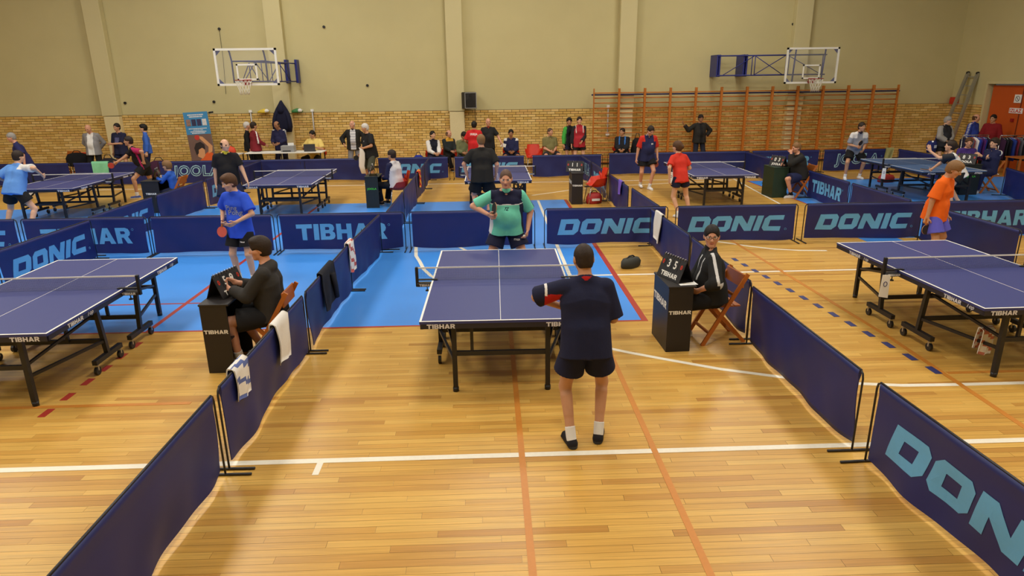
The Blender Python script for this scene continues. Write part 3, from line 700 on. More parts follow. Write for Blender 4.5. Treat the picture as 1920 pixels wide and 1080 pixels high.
# back courts' dividers
barrier((-7.10, 11.75), (-7.02, 14.0), 'donic', 'slanting lettered barrier behind the front left court, in front of the far left table', 0)
barrier((-7.02, 14.1), (-6.95, 16.4), 'plain', 'plain slanting barrier left of the man in the black polo shirt', 2)
barrier((-6.95, 16.5), (-6.92, 18.75), 'donic', 'slanting lettered barrier partly hidden by the man in the black polo shirt', 1)
barrier((-6.92, 18.8), (-6.95, 20.68), 'plain', 'short plain barrier joining the back row left of the desk', 3)
barrier((-1.86, 11.75), (-1.85, 14.1), 'plain', 'plain barrier going back from the middle row, near the red plastic chair', 1)
barrier((-1.85, 14.2), (-1.84, 16.5), 'plain', 'barrier behind the umpire on the red plastic chair', 2)
barrier((-1.84, 16.6), (-1.84, 18.9), 'plain', 'barrier with a red and yellow cloth hung over it', 3)
barrier((-1.84, 18.95), (-1.84, 20.68), 'plain', 'barrier joining the back row left of the black shirt player', 0)
barrier((3.02, 14.05), (3.07, 11.8), 'plain', 'near plain barrier leading back from the middle barrier row towards the empty red chair', 1)
barrier((2.93, 16.4), (2.98, 14.15), 'plain', 'barrier with a purple cloth hung over it behind the empty red chair', 3)
barrier((2.88, 18.75), (2.93, 16.5), 'donic', 'slanting lettered barrier beside the scoreboard of the empty red chair', 2)
barrier((2.82, 20.68), (2.87, 18.85), 'joola', 'slanting barrier with pale lettering meeting the back row', 0)
barrier((7.84, 14.15), (7.82, 11.95), 'plain', 'plain slanting barrier in front of the petrol blue table', 2)
barrier((7.92, 16.35), (7.85, 14.2), 'tibhar', 'slanting lettered barrier behind the wooden chair of the black hoodie umpire', 3)
barrier((8.02, 18.8), (7.93, 16.4), 'plain', 'plain slanting barrier behind the black hoodie umpire', 1)
barrier((8.06, 20.93), (8.02, 18.85), 'plain', 'plain slanting barrier behind the far end of the green desk, meeting the back row', 0)
barrier((12.95, 20.93), (12.95, 18.7), 'plain', 'barrier at the far right corner with an olive towel at its end', 2)
barrier((12.85, 16.22), (12.15, 14.1), 'plain', 'barrier cut by the right edge behind the boy in orange', 3)
# row behind the front tables
FR = [(-10.55, 'plain'), (-8.24, 'tibhar'), (-6.03, 'plain'), (-3.80, 'tibhar'), (-1.47, 'plain'), (.95, 'donic'), (3.34, 'donic'), (5.71, 'donic'), (8.02, 'tibhar')]
fl_ = ['lettered barrier cut by the left picture edge', 'lettered barrier behind the left front table, partly covered by a slanting one', 'plain barrier behind the boy in the blue shirt', 'lettered barrier right of the boy in the blue shirt', 'plain barrier right behind the man in teal', 'lettered barrier just right of the man in teal', 'lettered barrier behind the right umpire head', 'lettered barrier left of the boy in orange', 'lettered barrier right of the boy in orange']
for i, (x, k) in enumerate(FR):
    y = 11.72+(.06 if i > 4 else 0); ln = 2.2 if i in (1, 2) else 2.28
    barrier((x, y), (x+ln, y), 'donic' if i == 0 else k, fl_[i], i)
# back row
BR_ = [(-17.2, 'plain'), (-14.95, 'plain'), (-12.65, 'plain'), (-10.1, 'joola'), (-7.9, 'plain'), (-5.8, 'plain'), (-3.48, 'donic'), (-1.13, 'donic'), (1.27, 'plain'), (3.70, 'plain'), (6.0, 'plain'), (8.25, 'tibhar'), (10.56, 'joola')]
bl_ = ['back row barrier at the far left corner of the hall', 'back row barrier behind the older man in navy', 'back row barrier with a green towel over it', 'back row barrier with pale lettering behind the boy umpire', 'back row barrier below the desk, left part', 'back row barrier with a long shiny fold below the laptop desk', 'back row lettered barrier right of the grey haired man holding a towel', 'back row lettered barrier behind the black shirt player', 'back row plain barrier right of the red chair by the wall', 'back row plain barrier behind the navy and red shirt player', 'back row plain barrier below the man in the leather jacket and cap', 'back row lettered barrier behind the black hoodie umpire', 'back row barrier with pale lettering behind the grey shirt player']
for i, (x, k) in enumerate(BR_): barrier((x, 20.75+(.25 if i > 8 else .0)), (x+2.26, 20.75+(.25 if i > 8 else .0)), k, bl_[i], i+1)

# ------------------------------------------------------------------ cloths over barriers
def draped(name, label, cat, x, y, rz, wd, lf, lb, m, stripes=None, seed=0, z=BH+.012, skew=0.0):
    """cloth hung over a rail; local x runs along the rail"""
    t = thing(name, label, cat, (x, y, 0), rz)
    nu, prof = 14, []
    for k in range(9): prof.append((-.022-.012*math.sin(PI*k/8)*.4, z-.01-lf*(1-k/8)))
    for k in range(1, 6): prof.append((-.022*math.cos(PI*k/6), z+.012*math.sin(PI*k/6)))
    for k in range(9): prof.append((.022+.004*k/8, z-.01-lb*k/8))
    def surf(off):
        P = []
        for i in range(nu+1):
            u = i/nu; row = []
            for j, (py, pz) in enumerate(prof):
                d = max(0, z-pz); sd = -1 if j < 9 else 1
                xx = (u-.5)*wd*(1-.25*d)+.03*math.sin(5*d+seed)+skew*d*sd
                yy = py+sd*(off+.012*math.sin(9*u+seed+5*d)*min(1, d*6)+.012*min(1, d*4))
                zz = pz+(off if d < .02 else 0)+.03*math.sin(3*u+seed)*min(1, d*2)
                row.append((xx, yy, zz))
            P.append(row)
        return P
    A, B = surf(.012), surf(.003); n = len(prof)
    mb = MB()
    def st(i, j):
        return 0 if not stripes else (1 if int((j*.7+i*.15)*stripes[1]) % 3 == 0 else 0)
    for S, flip in ((A, False), (B, True)):
        vs = [p for r in S for p in r]; b = len(mb.v); mb.v += vs
        for i in range(nu):
            for j in range(n-1):
                f = (i*n+j, (i+1)*n+j, (i+1)*n+j+1, i*n+j+1); f = f[::-1] if flip else f
                mb.f.append(tuple(q+b for q in f)); mb.mi.append(st(i, j)); mb.sm.append(True)
    N1 = (nu+1)*n
    edge = [(i*n, (i+1)*n) for i in range(nu)]+[((i+1)*n+n-1, i*n+n-1) for i in range(nu)]+[(j+1, j) for j in range(n-1)]+[(nu*n+j, nu*n+j+1) for j in range(n-1)]
    for a, b in edge: mb.f.append((a, b, b+N1, a+N1)); mb.mi.append(0); mb.sm.append(True)
    o = mb.build('fabric', [m]+([stripes[0]] if stripes else []), t)
    return t
TW = mat('towel_white', (226, 222, 214), .95, var=.06, scale=120, bump=.3)
draped('towel', 'white towel hanging on the barrier just behind the left umpire', 'towel', -2.085, 6.12, PI/2, .40, .40, .26, TW, seed=1, skew=.05)
draped('towel', 'white towel with blue stripes on the near end of that left barrier', 'towel', -2.10, 5.05, PI/2, .30, .26, .2, TW, (mat('towel_blue', (90, 104, 160), .95), 1.0), 2)
draped('towel', 'red and white striped towel hanging at a barrier joint left of the middle table', 'towel', -2.05, 9.40, PI/2, .32, .40, .2, TW, (mat('towel_red', (190, 90, 84), .95), 1.3), 3)
t = draped('jacket', 'black jacket thrown over the barrier left of the middle table', 'jacket', -2.06, 8.02, PI/2, .62, .44, .30, fab((26, 28, 38)), seed=4, skew=.06)
loft([(.16, -.07, .28, .05, .03), (.12, -.07, .45, .06, .03), (.05, -.065, .62, .07, .03)], 10).build('sleeve', fab((26, 28, 38)), t)
draped('towel', 'white towel hanging over the end of the barrier behind the right umpire', 'towel', 2.89, 11.1, PI/2, .42, .34, .46, TW, seed=5)
draped('towel', 'mint green towel hanging over the back row barrier at the left', 'towel', -11.78, 20.75, 0, .5, .34, .3, fab((132, 206, 162)), seed=6, skew=.12)
draped('towel', 'purple cloth hanging on the barrier behind the empty red chair', 'towel', 2.97, 14.9, PI/2, .35, .35, .3, fab((120, 92, 196)), seed=7)
draped('scarf', 'red and yellow cloth hanging on the barrier near the red plastic chair', 'scarf', -1.84, 17.3, PI/2, .5, .4, .36, fab((196, 40, 40)), (fab((226, 190, 70)), 1.4), 8)
draped('towel', 'pale olive towel at the far right corner of the back barriers', 'towel', 12.7, 21.0, 0, .26, .36, .3, fab((150, 150, 100)), seed=9)

# ------------------------------------------------------------------ umpire desks, scoreboards, chairs
def desk(x, y, rz, label, m=DESKB, txt='TIBHAR', tcol=None, wd=.27, dp=.58, side_txt=True):
    """box desk; local -y is the narrow front, local -x the long side facing the table"""
    t = thing('umpire_desk', label, 'desk', (x, y, 0), rz, 'umpire desks')
    tm = tcol or WHITE
    f = MB().box(-wd/2, wd/2, -dp/2, -dp/2+.016, 0, .742).build('end_panel', m, t); MB().box(-wd/2, wd/2, dp/2-.016, dp/2, 0, .742).build('end_panel', m, t)
    s = MB().box(-wd/2, -wd/2+.016, -dp/2+.016, dp/2-.016, 0, .742).build('side_panel', m, t)
    MB().bbox(-wd/2-.008, wd/2+.03, -dp/2-.008, dp/2+.008, .742, .762).build('desk_top', m, t)
    MB().box(-wd/2+.016, wd/2, -dp/2+.016, dp/2-.016, .36, .376).build('shelf', m, t)
    sign_text('front_lettering', txt, .058, tm, f, (0, -dp/2, .46), (1, 0, 0), (0, 0, 1), .045, 0, 1.15)
    if side_txt: sign_text('side_lettering', txt, .12, tm, s, (-wd/2, .02, .52), (0, -1, 0), (0, 0, 1), .045, 0, 1.1)
    return t
GRN = mat('print_green', (70, 190, 60), .6)
desk(-2.86, 6.80, 0, 'black box desk of the left umpire with white lettering')
desk(2.035, 7.06, .03, 'black box desk of the right umpire with white lettering on two sides')
desk(-2.84, 16.33, 0, 'dark box desk with green lettering beside the umpire on the red chair', mat('desk_dark', (26, 34, 34), .5), 'JOOLA', GRN, .31, .56)
desk(2.12, 16.32, 0, 'black box desk next to the empty red plastic chair')
desk(7.28, 16.75, .05, 'dark green box desk of the umpire in the black hoodie', DESKG, 'JOOLA', DESKG, .38, .58)
desk(-8.0, 16.2, 0, 'black box desk of the boy umpire at the far left', wd=.40)
desk(12.1, 16.6, 0, 'dark box desk with green lettering at the far right', mat('desk_dark', (26, 34, 34), .5), 'JOOLA', GRN, .45, .5)
SBK = mat('score_black', (28, 26, 28), .55)
def scoreboard(x, y, rz, label, small, digits, brand='TIBHAR', z=.762):
    """A-frame flip scoreboard; local -x is the reading side"""
    t = thing('scoreboard', label, 'scoreboard', (x, y, z), rz, 'flip scoreboards')
    H, hw, b = .25, .21, .10
    for s in (-1, 1):
        vs = [(s*b, -hw, 0), (s*b, hw, 0), (0, hw, H), (0, -hw, H)]; q = .006*s
        mb = MB().add(vs+[(v[0]-q, v[1], v[2]) for v in vs], [(0, 1, 2, 3), (7, 6, 5, 4), (0, 4, 5, 1), (1, 5, 6, 2), (2, 6, 7, 3), (3, 7, 4, 0)]); mb.build('board', SBK, t)
    MB().box(-b, b, -hw, hw, 0, .006).build('base', SBK, t)
    for k in range(9):
        yy = -hw+.03+k*(2*hw-.06)/8
        MB().tube([(.014*math.cos(2*PI*j/8), yy, H-.004+.014*math.sin(2*PI*j/8)) for j in range(9)], .003, 4).build('ring', CHROME, t)
    for s in (-1, 1):
        up = Vector((-s*b, 0, H)).normalized(); X = Vector((0, s, 0)); nrm = X.cross(up)
        def on(f, yy, e=.004): return Vector((s*b*(1-f), yy, H*f))+nrm*e
        order = digits
        for k, (dg, m_, sz, yy) in enumerate(((small[0], REDPL, .07, -.165*s), (digits[0], WHITE, .125, -.06*s), (digits[1], WHITE, .125, .055*s), (small[1], REDPL, .07, .165*s))):
            c = on(.66, yy, .003); w_ = .05 if sz > .1 else .034; hh = .065 if sz > .1 else .045
            fl = MB().add([c+X*a*w_+up*bb*hh for a, bb in ((-1, -1), (1, -1), (1, 1), (-1, 1))]+[c-nrm*.003+X*a*w_+up*bb*hh for a, bb in ((-1, -1), (1, -1), (1, 1), (-1, 1))], [(0, 1, 2, 3), (7, 6, 5, 4), (0, 4, 5, 1), (1, 5, 6, 2), (2, 6, 7, 3), (3, 7, 4, 0)]).build('flap', SBK, t)
            sign_text('digit', dg, sz, m_, fl, on(.66, yy, .004), X, up, .025, 0, .9)
        sign_text('board_lettering', brand, .075, WHITE, t, on(.2, 0, .001), X, up, .045, 0, 1.05)
    return t
scoreboard(-2.84, 6.88, -.25, 'flip scoreboard reading 5 and 9 before the left umpire', '00', '59')
scoreboard(2.05, 7.08, .35, 'flip scoreboard reading 3 and 5 before the right umpire', '00', '35')
scoreboard(-2.84, 16.35, .2, 'pale sided scoreboard on the desk with green lettering', '00', '22', 'JOOLA')
t = scoreboard(2.1, 16.35, PI/2-.3, 'scoreboard standing edge on upon the desk by the empty red chair', '00', '11')
scoreboard(7.3, 16.72, .5, 'flip scoreboard reading 0 and 3 upon the green desk', '00', '03', 'JOOLA')
scoreboard(-7.98, 16.3, .3, 'flip scoreboard before the boy umpire at the far left', '00', '11')
scoreboard(12.05, 16.55, .75, 'flip scoreboard reading 8 and 3 upon the far right desk', '00', '83', 'JOOLA')
def paper(x, y, z, rz, label, w=.2, h=.14, n=1):
    t = thing('paper_sheet', label, 'paper', (x, y, z), rz)
    for k in range(n): MB().box(-w/2, w/2, -h/2, h/2, .0005+k*.001, .0012+k*.001).build('sheet', PAPER, t)
    MB().box(-w*.25, w*.2, -h*.1, -h*.06, .0015+(n-1)*.001, .0022+(n-1)*.001).build('printed_line', mat('pencil_yellow', (214, 180, 90), .7), t)
    return t
paper(2.13, 6.88, .762, .1, 'white score sheet on the right umpire desk', .2, .15)
paper(-2.74, 6.98, .762, .2, 'white score sheet on the left umpire desk', .18, .22)
tag(MB().disc((1.98, 7.22, .772), (0, 0, 1), .05, .018, 20, ry=.035).disc((1.98, 7.22, .787), (0, 0, 1), .045, .012, 20, ry=.03).build('cloth_pad', fab((40, 40, 64))), 'small dark pad at the far end of the right umpire desk', 'pad')

def wood_chair(x, y, face, label, proto=[None]):
    """folding wooden chair; occupant faces local -y"""
    if proto[0]: return dup(proto[0], (x, y, 0), face, label)
    t = thing('folding_chair', label, 'chair', (x, y, 0), face, 'wooden folding chairs')
    for s in (-1, 1):
        MB().bar((s*.20, -.26, 0), (s*.20, .22, .82), .022, .045, up=(0, 1, 0)).build('front_leg', WOODC, t)
        MB().bar((s*.175, .26, 0), (s*.175, -.14, .44), .022, .04, up=(0, 1, 0)).build('rear_leg', WOODC, t)
    for k in range(5): MB().bbox(-.165, .165, -.2+k*.078, -.13+k*.078, .435, .452).build('seat_slat', WOODC, t)
    P = [[(-.2+.4*i/8, .17+.05*(1-((i-4)/4)**2)*.6+.012*e, .66+.16*j) for j in (0, 1)] for e in (0, 1) for i in range(9)]
    MB().bbox(-.2, .2, .165, .185, .66, .82, .006).build('backrest', WOODC, t)
    MB().bar((-.2, .08, .58), (.2, .08, .58), .02, .03).build('back_rail', WOODC, t); MB().bar((-.17, .2, .07), (.17, .2, .07), .02, .03).build('stretcher', WOODC, t); MB().bar((-.2, -.18, .14), (.2, -.18, .14), .02, .03).build('stretcher', WOODC, t)
    proto[0] = t; return t
wood_chair(-2.365, 6.85, -PI/2, 'wooden folding chair under the left umpire')
wood_chair(2.60, 7.15, -PI/2+.12, 'wooden folding chair under the right umpire')
wood_chair(8.05-.18, 16.45, -PI/2, 'wooden folding chair under the umpire in the black hoodie')
wood_chair(-7.55, 16.25, -PI/2, 'wooden folding chair under the boy umpire')
wood_chair(12.82, 16.75, -PI/2, 'wooden folding chair under the far right umpire in the striped navy jacket')
wood_chair(-14.1, 23.2, 0, 'empty wooden folding chair by the wall at the far left')
def red_chair(x, y, face, label, proto=[None]):
    if proto[0]: return dup(proto[0], (x, y, 0), face, label)
    t = thing('plastic_chair', label, 'chair', (x, y, 0), face, 'red plastic chairs')
    def shell(u, v):   # u across -1..1, v 0 front .. 1 top of back
        if v < .5: q = v/.5; yy = -.22+.40*q; zz = .44-.03*math.sin(PI*q)+.0*q
        else: q = (v-.5)/.5; yy = .18+.10*q; zz = .44+.40*q
        wd = .23 if v < .5 else .23-.03*((v-.5)/.5)**3
        lift = (.20 if .2 < v < .62 else .20*max(0, 1-min(abs(v-.2), abs(v-.62))/.16))*max(0, abs(u)-.72)/.28
        return (u*(wd+lift*.25), yy-(.06*(abs(u)**2)*(v > .5)), zz+lift)
    A = [[shell(-1+2*i/14, j/16) for j in range(17)] for i in range(15)]
    B = [[(p[0], p[1]-.0, p[2]-.010) if j < 8 else (p[0], p[1]+.010, p[2]-.004) for j, p in enumerate(r)] for r in A]
    mb = MB(); mb.grid([r[::-1] for r in A]); mb.grid(B)
    E = [A[i][0] for i in range(15)]; 
    mb.build('shell', REDPL, t)
    for sx in (-1, 1):
        MB().tube([(sx*.19, -.18, .42), (sx*.24, -.24, 0)], .011, 6).build('leg', CHROME, t); MB().tube([(sx*.17, .15, .42), (sx*.23, .26, 0)], .011, 6).build('leg', CHROME, t)
    MB().tube([(-.19, -.17, .425), (.19, -.17, .425)], .009, 6).tube([(-.17, .14, .425), (.17, .14, .425)], .009, 6).build('seat_frame', CHROME, t)
    proto[0] = t; return t
red_chair(2.62, 16.28, -PI/2+.1, 'empty red plastic chair beside the black desk with a red bag under it')
red_chair(-2.22, 16.35, -PI/2+.15, 'red plastic chair under the umpire in the white and navy top')
red_chair(1.50, 22.75, 0, 'empty red plastic chair against the brick wall')
for x, yy, lab in ((-1.86, 22.62, 'the young man in the white sleeved jacket'), (-1.38, 23.28, 'the man with the yellow collar'), (-.88, 22.72, 'the man in the olive jacket'), (.74, 22.85, 'the man in the navy hoodie'), (2.03, 22.85, 'the man in the olive polo shirt'), (4.5, 22.85, 'the man in the black and blue jacket')):
    red_chair(x, yy, 0, 'red plastic chair by the wall under '+lab)
red_chair(-5.8, 22.95, 0, 'red plastic chair behind the desk under the man in yellow')
red_chair(12.75, 17.55, -.6, 'red plastic chair under the man in glasses at the far right')

# ------------------------------------------------------------------ registration desk with its things
t = thing('trestle_table', 'long white topped table with papers and laptop before the brick wall', 'table', (-6.5, 22.2, 0))
MB().bbox(-1.35, 1.12, -.3, .35, .77, .80).build('table_top', WHITE, t)
for x in (-1.28, -.2, 1.05):
    MB().bar((x, -.25, .77), (x, -.25, 0), .03, .03).build('leg', BLACK, t); MB().bar((x, .3, .77), (x, .3, 0), .03, .03).build('leg', BLACK, t)
t = thing('laptop', 'dark open laptop in front of the man in yellow', 'laptop', (-5.82, 22.18, .80), .1)
MB().bbox(-.17, .17, -.12, .12, 0, .02).build('keyboard_base', SBK, t)
MB().prism([(-.18, 0), (.18, 0), (.18, .24), (-.18, .24)], -.13, -.12).build('lid', mat('laptop_lid', (58, 56, 60), .5), t)
t = thing('printer', 'grey desktop printer on the long table', 'printer', (-6.5, 22.15, .80), 0)
MB().bbox(-.22, .20, -.15, .15, 0, .2, .015).build('case', mat('printer_grey', (150, 150, 150), .5), t)
MB().prism([(-.02, .2), (.17, .2), (.17, .28), (-.02, .28)], .02, .03).build('paper_tray', PAPER, t); MB().box(-.16, .1, -.158, -.15, .02, .05).build('slot', SBK, t)
paper(-7.0, 22.1, .80, .2, 'stack of white papers on the long table left of the printer', .35, .22, 5); paper(-7.35, 22.15, .80, -.3, 'loose sheets at the left end of the long table', .25, .2, 2)
t = thing('side_table', 'small white table with a red bag on it behind the man in the black polo', 'table', (-8.35, 22.3, 0))
MB().bbox(-.3, .25, -.3, .3, .72, .75).build('table_top', WHITE, t)
for x in (-.26, .21): MB().bar((x, -.26, .72), (x, -.26, 0), .03, .03).build('leg', BLACK, t); MB().bar((x, .26, .72), (x, .26, 0), .03, .03).build('leg', BLACK, t)
t = thing('sports_bag', 'orange red bag on the small white table by the wall', 'bag', (-8.4, 22.2, .75))
loft([(0, 0, 0, .16, .1), (0, 0, .1, .18, .12), (0, 0, .2, .14, .09), (0, 0, .25, .05, .03)], 16).build('bag_body', mat('bag_orange', (210, 64, 30), .6), t)
MB().tube([(-.08, 0, .22), (-.05, 0, .3), (.05, 0, .3), (.08, 0, .22)], .01, 6).build('handle', BLACK, t)
tag(loft([(0, 0, 0, .14, .14), (0, 0, .25, .15, .15), (0, 0, .48, .16, .16)], 16).build('bin', mat('bin_blue', (44, 66, 190), .5), None, (-7.95, 21.9, 0)), 'blue bin under the edge of the small white table', 'bin')
def bag(x, y, z, rz, label, m, w=.28, d=.16, h=.3, strap=True, patch=None):
    t = thing('sports_bag', label, 'bag', (x, y, z), rz)
    loft([(0, 0, 0, w*.9, d*.9), (0, 0, h*.15, w, d), (0, 0, h*.6, w, d), (0, 0, h*.9, w*.8, d*.7), (0, 0, h, w*.4, d*.3)], 18).build('bag_body', m, t)
    if strap: MB().tube([(-w*.5, 0, h*.9), (-w*.2, 0, h*1.15), (w*.2, 0, h*1.15), (w*.5, 0, h*.9)], .012, 6).build('strap', BLACK, t)
    if patch: MB().box(-w*.5, w*.5, -d*1.02, -d*.9, h*.3, h*.5).build('patch', patch, t)
    return t
bag(2.55, 16.15, 0, .2, 'red and black backpack under the empty red chair', mat('bag_red', (160, 34, 30), .6), .2, .14, .27, True, fab((225, 225, 225)))
bag(2.25, 10.3, 0, .6, 'dark olive shoe bag on the floor behind the right umpire', mat('bag_olive', (50, 50, 40), .7), .2, .12, .16)
bag(-13.3, 22.2, .45, 0, 'black bag on a seat by the left brick wall', fab((24, 24, 28)), .34, .2, .42); red_chair(-13.3, 22.35, 0, 'red plastic chair carrying the black bag at the far left')
bag(-11.95, 21.5, 0, .2, 'dark bag behind the green towel', fab((34, 32, 40)), .3, .2, .75); 
b_ = bag(-10.55, 21.8, 0, 0, 'dark red and navy bag behind the pink and black shirt player', fab((70, 34, 58)), .38, .2, .62)
bag(-2.35, 22.4, 0, 0, 'blue and white sports bag left of the seated spectators', fab((36, 50, 150)), .2, .16, .6, True, PAPER)
bag(5.05, 22.9, 0, 0, 'black backpack beside the man in the black and blue jacket', fab((24, 24, 28)), .22, .18, 1.0)
bag(11.35, 18.7, 0, 0, 'red bag lying on the blue floor behind the petrol table', mat('bag_red', (160, 34, 30), .6), .24, .14, .22)
t = draped('towel', 'patterned towel hanging from a crossbar under the right front table', 'towel', 5.02, 6.15, .25, .16, .24, .20, TW, (mat('towel_pattern', (196, 120, 96), .95), 1.2), 3, z=.43)
# bag hanging on the petrol table
t = thing('drawstring_bag', 'black and yellow printed bag hanging under the petrol table', 'bag', (10.55, 15.2, .28))
loft([(0, 0, 0, .12, .05), (0, 0, .15, .13, .06), (0, 0, .3, .11, .05), (0, 0, .38, .03, .02)], 14).build('bag_body', mat('bag_black', (30, 28, 22), .6), t)
MB().disc((0, -.06, .09), (0, 1, 0), .085, .01, 18).build('print', mat('print_yellow', (214, 190, 40), .6), t)
MB().tube([(0, 0, .37), (0, 0, .41)], .01, 5).build('cord', BLACK, t)
# clothes racks at the far right
def rack(x0, x1, y, label, colours, glabel):
    t = thing('clothes_rack', label, 'clothes rack', (0, y, 0))
    for x in (x0, x1): MB().tube([(x, 0, 0), (x, 0, 1.15)], .015, 6).build('upright', CHROME, t); MB().tube([(x, -.25, .02), (x, .25, .02)], .015, 6).build('foot', CHROME, t)
    MB().tube([(x0, 0, 1.15), (x1, 0, 1.15)], .014, 6).build('rail', CHROME, t)
    n = len(colours)
    for k, c in enumerate(colours):
        x = x0+.06+(x1-x0-.12)*k/(n-1)
        g = thing('hanging_shirt', glabel[k], 'shirt', (x, y, 0), random.uniform(-.2, .2), 'sports shirts on the racks')
        ln = .62+.06*math.sin(k*2)
        loft([(0, 0, 1.09-ln, .035, .22), (0, 0, .80, .035, .2), (0, 0, 1.0, .035, .23), (0, 0, 1.06, .03, .12), (0, 0, 1.09, .02, .05)], 14).build('garment', fab(c), g)
        MB().tube([(0, -.18, 1.05), (0, 0, 1.10), (0, .18, 1.05)], .006, 5).tube([(0, 0, 1.10), (0, 0, 1.165)], .004, 5).build('hanger', CHROME, g)
cs = [(44, 44, 70), (200, 200, 205), (90, 84, 96), (170, 40, 48), (230, 230, 230), (40, 70, 170), (60, 50, 140), (90, 40, 110), (30, 60, 150), (44, 38, 60)]
nm_ = ['dark', 'pale grey', 'grey', 'red', 'white', 'blue', 'violet blue', 'purple', 'royal blue', 'black violet']
rack(14.45, 15.25, 20.2, 'left chrome clothes rack full of sports shirts', cs, ['%s sports shirt hanging on the left rack' % c for c in nm_])
cs2 = [(60, 30, 60), (34, 34, 40), (28, 28, 34), (40, 60, 140), (34, 44, 110), (120, 40, 60), (90, 90, 100), (36, 36, 44)]
nm2 = ['plum', 'charcoal', 'black', 'blue', 'dark blue', 'wine red', 'grey', 'slate']
rack(15.4, 16.1, 19.9, 'right chrome clothes rack before the orange door', cs2, ['%s sports shirt hanging on the right rack' % c for c in nm2])
t = thing('sales_table', 'brown wooden table by the right clothes rack', 'table', (15.75, 19.2, 0))
MB().bbox(-.4, .5, -.3, .3, .56, .59).build('table_top', WOODC, t)
for x in (-.36, .46): MB().bar((x, -.26, .56), (x, -.26, 0), .04, .04).build('leg', WOODC, t); MB().bar((x, .26, .56), (x, .26, 0), .04, .04).build('leg', WOODC, t)
tag(loft([(0, 0, 0, .16, .12), (0, 0, .08, .17, .12), (0, 0, .14, .08, .06)], 14).build('cloth_bundle', TW, None, (16.0, 19.2, .59)), 'white bundle of cloth on the brown table', 'cloth')

